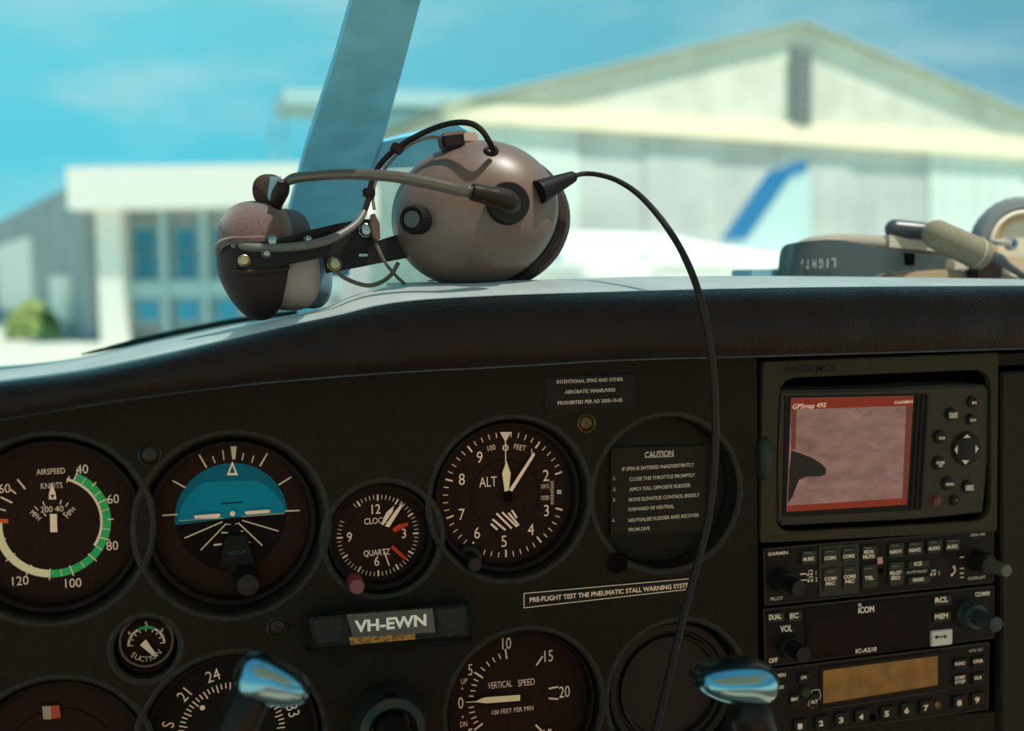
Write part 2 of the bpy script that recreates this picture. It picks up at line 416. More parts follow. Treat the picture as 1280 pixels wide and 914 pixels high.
for xx in (198, 249, 300, 350, 400):
    a, c = T(xx, 300)[0], T(xx + 8, 300)[0]; MB().frame_box(C0, FX, -FW, (a, c), (-.5, -.1), (0, z0 - GZ)).build('mullion', mu, term, smooth=False)
a = T(158, 352)[1] - GZ; c = T(158, 373)[1] - GZ
MB().frame_box(C0, FX, -FW, (cx1, xr), (-.5, -.2), (c, a)).build('spandrel', mu, term, smooth=False)
F0 = ghit(-30, 392); sd = (F0 - C0); ln = sd.length; sd.normalize(); so = Vector((sd.y, -sd.x, 0)); so = so if so.dot(FW) < 0 else -so
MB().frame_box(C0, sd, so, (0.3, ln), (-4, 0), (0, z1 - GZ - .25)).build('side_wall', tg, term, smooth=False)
for (u0, u1, w0, w1) in ((.30, .62, .12, .72), (.7, .95, .1, .7), (.08, .18, .1, .4)):
    MB().frame_box(C0, sd, so, (ln * u0, ln * u1), (0, .15), ((z1 - GZ) * w0, (z1 - GZ) * w1)).build('wall_panel', tw, term, smooth=False)
# ---- bush
bc = ghit(42, 424); bush = thing('bush', 'low yellow-green bush in front of the left end of the white building', 'bush', bc)
lm = mat('bush_leaf', (160, 178, 112), .8, spec=.1, var=.25, vscale=2)
k = mpp(42, 400, bc.y); b = MB()
for i in range(1500):
    t_, f_ = random.uniform(0, 6.28), random.uniform(0, 1.57); rr = random.uniform(.75, 1.0)
    v = bc + Vector((math.cos(t_) * math.cos(f_) * 34 * k * rr, math.sin(t_) * math.cos(f_) * 26 * k * rr, math.sin(f_) * 46 * k * rr + .05))
    u = Vector((random.gauss(0, 1), random.gauss(0, 1), random.gauss(0, 1))).normalized() * .12; w = u.orthogonal().normalized() * .06
    b.poly([v - u, v + w, v + u, v - w])
fo = b.build('foliage', lm, bush, smooth=False, recalc=False); fo['kind'] = 'stuff'
MB().sweep([bc, bc + Vector((0.05, 0, .5)), bc + Vector((0, .05, 1.0))], [.06, .05, .02]).build('stem', mat('bark', (90, 76, 60), .9), bush)

# ---- parked light aeroplane
AYD = 24.0
A = lambda px, py, y=AYD: P(px, py, y)
ka = mpp(800, 320, AYD); ground_a = GZ
pl = thing('parked_aeroplane', 'white light aeroplane with a swept blue stripe on its fin, parked before the hangar', 'aeroplane', Vector((A(800, 320).x, AYD, GZ)))
wh = mat('aircraft_white', (245, 242, 236), .35, spec=.5); bl = mat('aircraft_blue', (44, 122, 172), .35, spec=.5); wb = mat('aircraft_window', (120, 168, 186), .2, spec=.6)
fz = A(800, 338).z
pts = [A(590, 338), A(625, 333), A(680, 328), A(740, 327), A(820, 327), A(890, 332), A(960, 336), A(1000, 338)]
for p_, y_ in zip(pts, (338, 336, 334, 333, 333, 334, 335, 336)): pass
MB().sweep(pts, [8 * ka, 22 * ka, 34 * ka, 36 * ka, 34 * ka, 26 * ka, 20 * ka, 8 * ka], seg=20).build('fuselage', wh, pl)
for (x0, x1) in ((672, 700), (727, 758), (777, 805)):
    c_ = A((x0 + x1) / 2, 323); MB().sell((c_.x, c_.y - .30, c_.z), ((x1 - x0) / 2 * ka, .30, 13 * ka), e=3, nu=20, nv=10).build('cabin_window', wb, pl)
def slab(pts, y0, y1): return MB().prism([(A(a, b_).x, A(a, b_).z) for a, b_ in pts], y0, y1)
slab([(905, 312), (930, 262), (968, 214), (1000, 205), (1012, 209), (1012, 340), (960, 345)], AYD - .06, AYD + .06).build('fin', mat('aircraft_fin_pale', (196, 222, 220), .4), pl, smooth=False)
slab([(903, 300), (962, 214), (1006, 200), (1008, 212), (986, 220), (930, 300)], AYD - .1, AYD + .1).build('fin_stripe', bl, pl, smooth=False)
b = MB(); zz = A(760, 352).z; xx = A(760, 352).x
b.box((xx, AYD, zz), (1.5, 9.6, .16), bev=.05).build('wing', wh, pl)
MB().box((A(980, 330).x, AYD, A(980, 330).z), (.7, 3.0, .08), bev=.02).build('tailplane', wh, pl)
for (dx_, dy_) in ((.2, -1.1), (.2, 1.1), (-2.2, 0)):
    lg = MB().sweep([(xx + dx_, AYD + dy_, zz), (xx + dx_, AYD + dy_, GZ + .17)], .04, seg=8).build('undercarriage_leg', wh, pl)
    MB().lathe((xx + dx_, AYD + dy_ - .07, GZ + .17), (0, 1, 0), [(0, 0), (.15, 0), (.17, .03), (.17, .11), (.15, .14), (0, .14)], seg=20).build('wheel', BLK, lg)

# ================================================================ WINDSHIELD, POST, ROOF
wm = bpy.data.materials.new('windshield_perspex'); wm.use_nodes = True; t = wm.node_tree; t.nodes.clear()
o_ = t.nodes.new('ShaderNodeOutputMaterial'); tr = t.nodes.new('ShaderNodeBsdfTransparent'); tr.inputs[0].default_value = (.985, .995, .99, 1)
gs = t.nodes.new('ShaderNodeBsdfGlossy'); gs.inputs['Roughness'].default_value = .03; mx = t.nodes.new('ShaderNodeMixShader'); lw = t.nodes.new('ShaderNodeFresnel'); lw.inputs[0].default_value = 1.15
t.links.new(lw.outputs[0], mx.inputs[0]); t.links.new(tr.outputs[0], mx.inputs[1]); t.links.new(gs.outputs[0], mx.inputs[2]); t.links.new(mx.outputs[0], o_.inputs[0])
zb = P(700, 352, .37).z
ROOFZ, ROOFY = CAM.z + .42, -.163
b = MB(); n = 14; rows = []
for i in range(n + 1):
    u = -0.75 + 1.85 * i / n; bow = .08 * (1 - ((u - .175) / .925) ** 2)
    base_z = zb - .01 - (max(0, -.05 - u) * .32 if u < -.05 else 0)
    rows.append((b.bm.verts.new((u, .33 + bow, base_z)), b.bm.verts.new((u, .33 + bow - (.33 - ROOFY) * .5, (zb + ROOFZ) / 2 + .02)), b.bm.verts.new((u, ROOFY + bow * .3, ROOFZ))))
for A_, B_ in zip(rows, rows[1:]):
    for j in range(2): b.bm.faces.new((A_[j], B_[j], B_[j + 1], A_[j + 1]))
struct(b.build('window_1', wm))
# centre post with a triangular foot gusset
pm = mat('post_paint', (112, 184, 208), .55, spec=.3, var=.05, vscale=40)
PL0 = P(400, 345, .30); PLd = P(500, -110, -.02) - PL0; PLd.x = 0; PLn = PLd.cross(Vector((1, 0, 0))).normalized()
def post(pts, th=.010):
    b = MB(); fr = [plane_hit(a, c, PL0, PLn) for a, c in pts]; bk = [p + Vector((0, th, th * .4)) for p in fr]
    A_ = [b.bm.verts.new(p) for p in fr]; B_ = [b.bm.verts.new(p) for p in bk]; n = len(A_)
    b.bm.faces.new(A_); b.bm.faces.new(B_[::-1])
    for i in range(n): b.bm.faces.new((A_[i], B_[i], B_[(i + 1) % n], A_[(i + 1) % n]))
    return b
post_t = thing('windshield_post', 'wide blue-grey windshield centre post leaning up behind the headset', 'post', P(400, 345, .30))
post([(352, 345), (360, 270), (385, 180), (418, 80), (441, 0), (523, -310), (609, -310), (526, 0), (505, 80), (480, 172), (468, 232), (446, 290), (436, 345)]).build('post_bar', pm, post_t, smooth=False)
post([(462, 211), (476, 178), (520, 168), (572, 156), (588, 166), (580, 205), (540, 208)], .006).build('gusset', pm, post_t, smooth=False)
# roof lining over the cabin (out of the frame, shades the panel)
rm = mat('roof_lining', (236, 206, 172), .9, spec=.1)
b = MB().box((.17, ROOFY - .50, ROOFZ + .012), (1.5, 1.00, .02)); struct(b.build('ceiling', rm, smooth=False))

# cabin shell behind and below the panel (unseen, added to warm and shape its light)
ci = mat('added_cabin_shell', (216, 172, 138), .9, spec=.1)
fz_ = CAM.z - .80
struct(MB().box((.17, -.80, fz_), (1.5, 2.3, .02)).build('unseen_shell_floor', ci, smooth=False))
struct(MB().box((-.59, -.80, (fz_ + CAM.z - .50) / 2), (.02, 2.3, CAM.z - .50 - fz_)).build('unseen_shell_left', ci, smooth=False))
struct(MB().box((.93, -.80, (fz_ + CAM.z - .50) / 2), (.02, 2.3, CAM.z - .50 - fz_)).build('unseen_shell_right', ci, smooth=False))
struct(MB().box((.17, -1.95, (fz_ + CAM.z - .45) / 2), (1.5, .02, CAM.z - .45 - fz_)).build('unseen_shell_back', ci, smooth=False))

# ================================================================ GLARESHIELD
def curve_z(pts, y):
    w = sorted([(P(a, c, y).x, P(a, c, y).z) for a, c in pts])
    def f(x):
        if x <= w[0][0]: return w[0][1] + (x - w[0][0]) * (w[1][1] - w[0][1]) / (w[1][0] - w[0][0])
        if x >= w[-1][0]: return w[-1][1] + (x - w[-1][0]) * (w[-1][1] - w[-2][1]) / (w[-1][0] - w[-2][0])
        for i in range(len(w) - 1):
            if w[i][0] <= x <= w[i + 1][0]:
                t = (x - w[i][0]) / (w[i + 1][0] - w[i][0])
                m0 = (w[i + 1][1] - w[max(i - 1, 0)][1]) / (w[i + 1][0] - w[max(i - 1, 0)][0]); m1 = (w[min(i + 2, len(w) - 1)][1] - w[i][1]) / (w[min(i + 2, len(w) - 1)][0] - w[i][0]); h = w[i + 1][0] - w[i][0]
                return (2 * t**3 - 3 * t**2 + 1) * w[i][1] + (t**3 - 2 * t**2 + t) * h * m0 + (3 * t**2 - 2 * t**3) * w[i + 1][1] + (t**3 - t**2) * h * m1
    return f
Y_B, Y_F, Y_R, Y_T, Y_E = -.004, -.030, -.022, .05, .30
fB = curve_z([(-60, 534), (0, 522), (100, 506), (200, 491), (300, 479), (400, 470), (500, 463), (600, 458), (760, 449), (945, 444), (1280, 434), (1400, 430)], Y_B)
fR = curve_z([(-60, 485), (0, 479), (100, 467), (200, 447), (300, 423), (400, 401), (500, 384), (600, 377), (700, 373), (800, 370), (1000, 365), (1280, 361), (1400, 360)], Y_R)
fT = curve_z([(-60, 474), (0, 468), (100, 453), (200, 433), (300, 411), (360, 397), (410, 385), (440, 370), (480, 360), (520, 356), (600, 352), (700, 349), (800, 346), (970, 345), (1280, 349), (1400, 351)], Y_T)
fE = curve_z([(-60, 462), (30, 456), (100, 447), (200, 424), (300, 404), (400, 390), (450, 378), (500, 362), (560, 356), (700, 352), (800, 350), (970, 349), (1280, 353), (1400, 354)], Y_E)
b = MB(); cols = []; x0g, x1g = -.56, .90; NX = 210
for i in range(NX + 1):
    x = x0g + (x1g - x0g) * i / NX; zb_, zr, zt, ze = fB(x), fR(x), fT(x), fE(x); h = zr - zb_
    wob = .0007 * math.sin(x * 71) + .0005 * math.sin(x * 163 + 1)
    prof = [(.012, zb_ - .001), (Y_B, zb_), (-.020, zb_), (-.0285, zb_ + h * .06), (-.0315 + wob, zb_ + h * .26), (-.033 + wob, zb_ + h * .5), (-.032 + wob, zb_ + h * .72), (-.028 + wob, zb_ + h * .90), (Y_R, zr), (-.014, zr + (zt - zr) * .25), (.006, zr + (zt - zr) * .55), (.028, zr + (zt - zr) * .86), (Y_T, zt), (.10, zt * .8 + ze * .2), (.18, zt * .5 + ze * .5), (Y_E, ze), (.34, ze - .002), (.36, ze - .03), (.36, ze - .06)]
    cols.append([b.bm.verts.new((x, yy, zz)) for yy, zz in prof])
def loft(j0, j1):
    m_ = MB(); cs = [[m_.bm.verts.new(v.co) for v in c_[j0:j1 + 1]] for c_ in cols]
    for A_, B_ in zip(cs, cs[1:]):
        for j in range(len(A_) - 1): m_.bm.faces.new((A_[j], A_[j + 1], B_[j + 1], B_[j]))
    return m_
shield = thing('glareshield', 'long padded black leather glareshield along the top of the instrument panel', 'glareshield', Vector((0, .15, fE(0) - .08)))
loft(0, 9).build('padded_roll', SHIELD, shield, ang=60); loft(9, 18).build('sunlit_top', TOPV, shield, ang=60, label='blue-grey top surface, sunlight painted into its colour'); b.bm.free()
GSB = None
def gz_at(x, y):                                               # surface height of the glareshield
    zt, ze, zr = fT(x), fE(x), fR(x)
    if y < Y_T: return zr + (zt - zr) * min(1, (y - Y_R) / (Y_T - Y_R)) ** .8
    return zt + (ze - zt) * (y - Y_T) / (Y_E - Y_T)
xs = [P(100 + 25 * i, 440, Y_E).x for i in range(12)]
MB().sweep([(x, Y_E + .012, fE(x) + .0016) for x in xs], [.0006, .0014, .002] + [.0024] * 9, seg=8).build('edge_gasket', mat('gasket_dark_green', (28, 52, 44), .6), shield)
MB().sweep([(x, -.014, fB(x) + .0005) for x in [x0g + (x1g - x0g) * i / 110 for i in range(111)]], .0012, seg=6).build('lower_seam', GAP, shield)

# ================================================================ INSTRUMENT PANEL
YF, YB = .013, .005
INST = {  # name: (face centre x, y, face r, bezel r, lip r) in picture units
 'as': (67, 655, 99, 107, 116), 'ai': (290, 651, 94, 102, 113), 'ck': (474, 668, 58, 66, 71), 'alt': (631, 619, 86, 93, 100),
 'cau': (823, 612, 90, 92, 96), 'vs': (648, 877, 88, 93, 98), 'suc': (183, 802, 29, 34, 40), 'dg': (290, 917, 97, 104, 110), 'tc': (75, 948, 96, 103, 110), 'cov': (836, 858, 84, 86, 90)}
def ic(k): c = INST[k]; return P(c[0], c[1], YF), mpp(c[0], c[1], YF)
holes = []
for k in INST:
    c, m_ = ic(k); holes.append(circ(c, INST[k][4] * m_, 72))
pt = sorted([(x, fB(x) + .004) for x in [-.56 + (P(945, 500).x + .56) * i / 40 for i in range(41)]])
right_x = P(946, 600).x
outer = [(p[0], p[1]) for p in pt] + [(right_x, P(946, 1000).z), (-.56, P(946, 1000).z)]
for i in range(1, len(holes)): pass
panel = thing('instrument_panel', 'black vinyl-covered instrument panel with round recessed openings', 'panel', Vector((0, .02, outer[-1][1])))
plate(outer, holes, 0.0, .003, .0012).build('panel_face', PANEL, panel, ang=50)
for k in INST:                                                 # padded funnel round each opening
    c, m_ = ic(k); Ro, Ri = INST[k][4] * m_, INST[k][3] * m_ + .0004
    d = .0095 if k not in ('cau', 'cov') else .014
    prof = [(Ro + .0002, -.0022), (Ro + .0012, -.0006), (Ro + .0006, -.0014 + .0022), (Ro - .0004, -.0008), (Ro - (Ro - Ri) * .35, -.004), (Ro - (Ro - Ri) * .7, -.0072), (Ri, -d), (Ri - .001, -d - .002)]
    prof = [(Ro + .0026, -.0006), (Ro + .0014, .0004), (Ro + .0002, .0003), (Ro - .0012, -.0006), (Ro - (Ro - Ri) * .45, -.0040), (Ro - (Ro - Ri) * .8, -.0074), (Ri, -d), (Ri - .0014, -d - .003), (Ri - .0014, -.0165), (Ri - .012, -.0185)]
    MB().lathe((c.x, 0, c.z), (0, -1, 0), prof, seg=72).build('opening_surround', LIP, panel, ang=60)
def screw(px, py, r, parent, y=0.0, m=None, nm='screw'):
    c = P(px, py, y); k = mpp(px, py, y) * r
    o = MB().lathe(c, (0, -1, 0), [(k * 1.15, -.0005), (k * 1.15, .0006), (k, .0010), (k * .88, .0004), (k * .8, -.0002), (k * .5, .0004), (0, .0008)], seg=24)
    o.box((c.x, c.y - .0008, c.z), (k * 1.0, .0004, k * .16)); o.box((c.x, c.y - .0008, c.z), (k * .16, .0004, k * 1.0))
    return o.build(nm, m or BEZ, parent)
scm = mat('screw_dark', (46, 40, 34), .35, metal=.6)
screw(187, 568, 12.5, panel, m=scm); screw(347, 784, 11.5, panel, m=scm); screw(733, 529, 10.5, panel, m=mat('screw_brass', (96, 70, 40), .35, metal=.7))
MK(-.0008).arc(452, 440, .1, .1, 0, 0, 1)
# back plate, radio bay backing and right side panel
bx0, bx1 = -.56, right_x
MB().box(((bx0 + bx1) / 2, .034, (fB(-.3) - .012 + P(946, 1000).z) / 2), (bx1 - bx0, .003, fB(-.3) - .012 - P(946, 1000).z)).build('back_plate', GAP, panel, smooth=False)
MB().box((bx0, .017, (P(-80, 560).z + P(946, 1000).z) / 2), (.003, .034, P(-80, 560).z - P(946, 1000).z)).build('end_plate', GAP, panel, smooth=False)
rb = MB(); c0, c1 = P(946, 440), Vector((.90, 0, 0))
MB().box(((c0.x + c1.x) / 2, .045, (c0.z + P(946, 1000).z) / 2), (c1.x - c0.x + .01, .004, c0.z - P(946, 1000).z)).build('radio_bay_back', GAP, panel, smooth=False)
SIDEP = mat('side_panel_brown', (42, 36, 25), .6, spec=.2, var=.12, vscale=500, bump=.3, bscale=1500)
def xz(px, py, y=0): q = P(px, py, y); return (q.x, q.z)
MB().prism([xz(1252, 466), (.90, xz(1252, 466)[1]), (.90, xz(1252, 1000)[1]), xz(1252, 1000)], .0, .006, bev=.001).build('side_panel', SIDEP, panel)
MB().prism([xz(1250, 444), (.90, xz(1250, 444)[1]), (.90, xz(1250, 458)[1]), xz(1250, 458)], .004, .008).build('upper_trim_strip', PANEL, panel)
MB().prism([xz(950, 910), xz(1246, 892), xz(1246, 1000), xz(950, 1000)], .002, .008).build('lower_bay_panel', PANEL, panel)
MB().prism([xz(945.5, 452), xz(948, 452), xz(948, 1000), xz(945.5, 1000)], .001, .05).build('bay_wall', GAP, panel)

def instrument(key, name, label, cat='gauge', face=FACE, fr=None):
    cx, cy, rf, rb_, rl = INST[key]; c, m_ = ic(key); Rf, Rb = rf * m_, rb_ * m_
    t_ = thing(name, label, cat, Vector((c.x, YF, c.z)))
    MB().lathe((c.x, 0, c.z), (0, -1, 0), [(Rb, -.014), (Rb, -YB - .001), (Rb - .0006, -YB), (Rf + .0012, -YB - .0002), (Rf + .0004, -YB - .001), (Rf, -YF + .0005), (Rf, -YF - .001)], seg=72).build('bezel', BEZ, t_, ang=40)
    MB().lathe((c.x, 0, c.z), (0, -1, 0), [(0, -YF), (Rf + .0005, -YF)], seg=64).build('dial_face', face, t_)
    return t_
YM = YF - .0003; YN = YF - .0022

# ---- airspeed
t_ = instrument('as', 'airspeed_indicator', 'round airspeed dial with green and cream arcs at the far left')
q = Z(0, 530, 3.656); ac = q(243, 454)
mk = MK(YM)
for s_, a_, b_ in (('40', 375, 207), ('60', 517, 343), ('80', 513, 557), ('100', 335, 727), ('120', 93, 717), ('160', 10, 296)):
    x, y = q(a_, b_); mk.text(s_, x, y, 11, rot=2, sx=.92)
mk.text('AIRSPEED', *q(232, 217), 7, w=36); mk.text('KNOTS', *q(236, 282), 7, w=27)
mk.text('200', *q(213, 391), 7.2, w=15); mk.text('40', *q(270, 388), 7.2, w=11)
mk.text('MPH', *q(163, 418), 6, rot=-47, w=15); mk.text('MPH', *q(320, 405), 6, rot=45, w=15)
for a_ in (302, 326): mk.tick(*ac, a_, 54, 69, 1.9)
for a_ in (290, 314): mk.tick(*ac, a_, 57, 65, 1.6)
for x0, y0, x1, y1 in ((195, 355, 206, 378), (158, 377, 175, 395), (280, 348, 274, 368), (312, 360, 300, 378), (200, 410, 212, 422), (288, 414, 296, 404)):
    mk.line(*q(x0, y0), *q(x1, y1), 1.2)
mk.line(*q(317, 238), *q(305, 268), 1.3)
mk.put('dial_markings', CREAM, t_)
mk = MK(YM + .0001); mk.arc(*ac, 58.5, 68, 26.6, 186, 60).put('green_arc', GREEN, t_)
mk = MK(YM + .0001); mk.arc(*ac, 55.2, 58.3, 18.6, 124, 40).put('white_arc', CREAM, t_)
mk = MK(YM + .0001); mk.arc(*ac, 58.5, 68, 186.8, 276, 40).put('yellow_arc', CREAMY, t_)
mk = MK(YM - .0001)
for i, a_ in enumerate((26.6, 47.6, 68.2, 90, 112, 136.6, 162.8, 186, 208.6, 232.8, 254.8)): mk.tick(*ac, a_, 57 if i % 2 == 0 or i > 4 else 64, 71, 1.5)
for a_ in (37, 58, 79, 101, 124, 149.5, 174): mk.tick(*ac, a_, 59, 68, .9)
mk.put('arc_ticks', CREAM, t_)
MK(YM - .0003).tick(*ac, 277, 52, 72, 5.2).put('red_line_mark', ORANGE, t_)
mk = MK(YN); mk.pg([q(223, 345), q(224, 318), q(237, 268), q(254, 318), q(257, 345)]); mk.pg([q(228, 412), q(260, 412), q(262, 495), q(230, 495)]); mk.put('needle', CREAM, t_)
MK(YN - .0002).pg([q(230, 324), q(250, 324), q(240, 342)]).put('needle_index', BLK, t_)

# ---- attitude indicator
t_ = instrument('ai', 'attitude_indicator', 'artificial horizon dial with a teal sky disc, second from the left')
q = Z(170, 530, 3.654); ctr = q(437, 428)
c, m_ = ic('ai')
hcx, hcy = ctr
def halfdisc(y, r, a0, a1, lift=0):
    mk = MK(y); c_ = P(hcx, hcy, y); k_ = mpp(hcx, hcy, y) * r; n = 40
    mk.poly([c_ + Vector((math.sin(math.radians(a0 + (a1 - a0) * i / n)), 0, math.cos(math.radians(a0 + (a1 - a0) * i / n)))) * k_ for i in range(n + 1)]); return mk
halfdisc(YM, 68, -94, 87).put('outer_sky_disc', SKYD, t_)
halfdisc(YM + .0001, 66, 86, 267).put('ground_disc', mat('horizon_ground', (26, 16, 13), .7, spec=.1), t_)
mk = MK(YM - .0002); mk.pg([q(*p_) for p_ in ((195, 442), (197, 410), (210, 370), (240, 325), (280, 285), (318, 266), (430, 260), (543, 259), (580, 272), (620, 300), (655, 340), (674, 375), (680, 408), (440, 427))]).put('inner_sky_card', SKYB, t_)
mk = MK(YM - .0004)
mk.line(*q(195, 443), *q(400, 430), .8); mk.line(*q(480, 424), *q(680, 409), .8)
for x0, y0, x1, y1, w in ((222, 522, 395, 447, 1.7), (295, 577, 413, 455, 1.5), (652, 490, 485, 441, 1.5), (577, 556, 466, 451, 1.7), (390, 497, 420, 497, 1.6), (354, 554, 391, 549, 2.4), (478, 491, 490, 489, 1.2), (514, 540, 524, 542, 1.2), (415, 459, 433, 459, .9), (453, 457, 463, 457, .9)):
    mk.line(*q(x0, y0), *q(x1, y1), w)
for x0, y0, x1, y1, w in ((288, 140, 322, 199, 2.1), (167, 259, 225, 291, 1.9), (120, 418, 191, 414, 2), (350, 148, 361, 179, 1.4), (396, 120, 402, 166, 1.4), (491, 133, 485, 166, 1.4), (538, 145, 528, 178, 1.4), (601, 133, 566, 193, 2.1), (710, 242, 651, 279, 2), (748, 395, 681, 399, 2)):
    mk.line(*q(x0, y0), *q(x1, y1), w)
mk.pg([q(430, 95), q(461, 95), q(453, 162), q(440, 162)])
mk.put('dial_markings', mat('marking_tan', (218, 192, 160), .7, spec=.1), t_)
mk = MK(YM - .0005)
mk.pg([q(440, 170), q(466, 235), q(453, 224), q(440, 190)]); mk.pg([q(440, 170), q(440, 190), q(427, 224), q(414, 235)]); mk.pg([q(414, 235), q(427, 224), q(453, 224), q(466, 235)])
mk.put('roll_pointer', CREAM, t_)
MK(YM - .0006).line(*q(388, 365), *q(488, 358), 1.4).put('pitch_line', BLK, t_)
b = MB()
for pts in (((265, 418), (380, 409), (388, 418), (372, 430), (268, 432)), ((495, 404), (506, 398), (612, 391), (612, 405), (505, 414))):
    b.prism([(P(*q(x, y), YN).x, P(*q(x, y), YN).z) for x, y in pts], YN - .0006, YN + .0004)
b.build('aircraft_wings', CREAM, t_, smooth=False)
MK(YN - .0004).disc(*q(441, 410), 3.2).put('centre_dot', CREAM, t_)
b = MB().prism([(P(*q(x, y), YN).x, P(*q(x, y), YN).z) for x, y in ((412, 508), (503, 508), (560, 705), (378, 650))], YN - .0006, YN + .001); ped = b.build('pedestal', mat('pedestal_dark', (26, 24, 18), .6, spec=.2), t_)
MK(YN - .0009).text('VACUUM', *q(461, 588), 5, rot=2, w=22).put('pedestal_text', mat('vacuum_teal', (30, 80, 80), .6), t_)
def knob(px, py, r, length, y, parent, m=KNOB, name='knob', cap=None, rib=.05, taper=.92, base=None, label=None, seg=36):
    """px,py: centre of the knob's front cap as seen; it stands out from the plane y by length"""
    yc = y - length; cc = P(px, py, yc); k_ = mpp(px, py, yc) * r
    prof = [(k_ * 1.05, 0), (k_ * 1.05, length * .2), (k_, length * .25), (k_ * taper, length * .86), (k_ * taper * .93, length), (0, length)]
    o = MB().lathe((cc.x, y, cc.z), (0, -1, 0), prof, seg=seg, rib=(rib, length * .22, length * .9)).build(name, m, parent, ang=30, label=label)
    if cap: MB().lathe((cc.x, y, cc.z), (0, -1, 0), [(k_ * taper * .78, length), (k_ * taper * .72, length + .0002), (0, length + .0003)], seg=24).build('knob_cap', cap, o)
    if base: MB().lathe((cc.x, y, cc.z), (0, -1, 0), [(k_ * base, 0), (k_ * base, .0018), (k_ * base * .85, .0032), (0, .0032)], seg=36).build('knob_collar', m, o)
    return o
capd = mat('knob_cap_dark', (40, 32, 30), .4, spec=.4)
knob(310, 732, 15.5, .020, YF, t_, cap=capd, name='cage_knob')

# ---- clock
t_ = instrument('ck', 'panel_clock', 'small round quartz clock with white and red hands, between the two larger upper dials', 'clock')
q = Z(390, 580, 4.81); kc = q(397, 431)
mk = MK(YM)
for s_, a_, b_, r_ in (('12', 385, 272, 2), ('3', 553, 418, 2), ('6', 390, 585, 2), ('9', 225, 440, 2)): mk.text(s_, *q(a_, b_), 11.5, rot=r_, sx=.85, bold=.008)
mk.text('CLOCK', *q(384, 342), 7.4, rot=2, w=29, bold=.01); mk.text('QUARTZ', *q(390, 533), 7.2, rot=2, w=33, bold=.01)
for i in range(60):
    a_ = i * 6 + 1
    if 297 < a_ < 320: continue
    mk.tick(*kc, a_, 43.5 if i % 5 == 0 else 45.5, 51, 2.2 if i % 5 == 0 else .9)
mk.line(*q(433, 525), *q(465, 613), 1.6)
mk.put('dial_markings', CREAM, t_)
mk = MK(YN); mk.pg([q(415, 364), q(446, 292), q(494, 250), q(484, 290), q(430, 368)]); mk.put('hour_hand', CREAM, t_)
mk = MK(YN - .0004); mk.pg([q(438, 374), q(500, 282), q(546, 230), q(540, 262), q(464, 382)]); mk.put('minute_hand', CREAM, t_)
mk = MK(YN + .0004); mk.pg([q(482, 392), q(520, 363), q(580, 352), q(578, 370), q(497, 414)]); mk.pg([q(472, 505), q(487, 488), q(572, 568), q(560, 580)]); mk.put('alarm_hand', RED, t_)
knob(439, 466, 8.5, .012, YF, t_, m=mat('clock_hub', (44, 30, 32), .4), name='centre_knob', cap=capd, rib=0)
kb = knob(446.5, 734, 10.5, .012, YB + .002, t_, name='set_knob', m=mat('knob_maroon', (120, 60, 62), .4, spec=.5), rib=0, label='maroon set knob')

# ---- altimeter
t_ = instrument('alt', 'altimeter', 'large round altimeter with white hands, above the long stall warning strip')
q = Z(530, 500, 3.809); kc = q(385, 452)
mk = MK(YM)
for s_, a_, b_ in (('9', 265, 273), ('8', 180, 378), ('7', 180, 545), ('6', 253, 633), ('5', 381, 673), ('4', 509, 618), ('3', 583, 527), ('2', 581, 360)): mk.text(s_, *q(a_, b_), 14, rot=2, sx=.85)
mk.text('ALT', *q(305, 390), 12.5, rot=2, w=22); mk.text('FEET', *q(457, 226), 6.5, rot=-13, w=15); mk.text('100', *q(321, 228), 6.5, rot=14, w=10)
mk.text('1015', *q(577, 411), 5.4, rot=2, w=9.5); mk.text('1020', *q(576, 466), 5.4, rot=2, w=9.5)
for i in range(50):
    a_ = i * 7.2
    if i == 0 or 79 < a_ < 101: continue
    mk.tick(*kc, a_, 69 if i % 5 == 0 else 72, 78.5, 2.2 if i % 5 == 0 else 1.2)
for i in range(12): mk.line(*q(603 - (4 if i % 4 == 0 else 0), 390 + i * 9.5), *q(618, 390 + i * 9.5), .9)
mk.line(*q(633, 432), *q(655, 432), 1.6); mk.line(*q(633, 444), *q(655, 444), 1.6)
mk.text('0', *q(388, 228), 8, w=8); mk.text('1', *q(513, 248), 8, rot=0)
mk.pg([q(361, 153), q(415, 153), q(388, 201)])
mk.put('dial_markings', CREAM, t_)
MK(YM - .0002).pg([q(636, 433), q(652, 433), q(652, 443), q(636, 443)]).put('window_index', mat('index_teal', (120, 200, 190), .6), t_)
mk = MK(YM + .0001); mk.arc(*kc, 43, 43.8, 0, 360, 60).put('inner_ring', BLK, t_)
mk = MK(YM - .0001)
for k_ in range(5):
    x0 = 340 - k_ * 0 ; 
    s0 = (322 + k_ * 26 if k_ < 3 else 0)
for (x0, y0, x1, y1) in ((318, 590, 350, 618), (326, 568, 388, 620), (345, 540, 418, 612), (372, 535, 443, 604), (402, 538, 452, 598), (418, 525, 442, 562)):
    mk.line(*q(x0, y0), *q(x1, y1), 2.6)
mk.put('hatched_flag', CREAM, t_)
mk = MK(YN); mk.line(*q(388, 190), *q(389, 300), 1.3); mk.pg([q(393, 290), q(413, 350), q(404, 432), q(384, 437), q(372, 350)]); mk.put('short_hand', CREAMY, t_)
mk = MK(YN - .0008); mk.pg([q(405, 428), q(513, 262), q(524, 248), q(529, 262), q(420, 437)]); mk.put('long_hand', CREAM, t_)
MB().lathe(P(*q(400, 462), YN), (0, -1, 0), [(.0024, 0), (.0024, .0014), (.002, .0018), (0, .0018)], seg=20).build('hub_cap', GAP, t_)
knob(594, 706, 10, .016, YF, t_, cap=capd, name='pressure_knob', base=1.9)

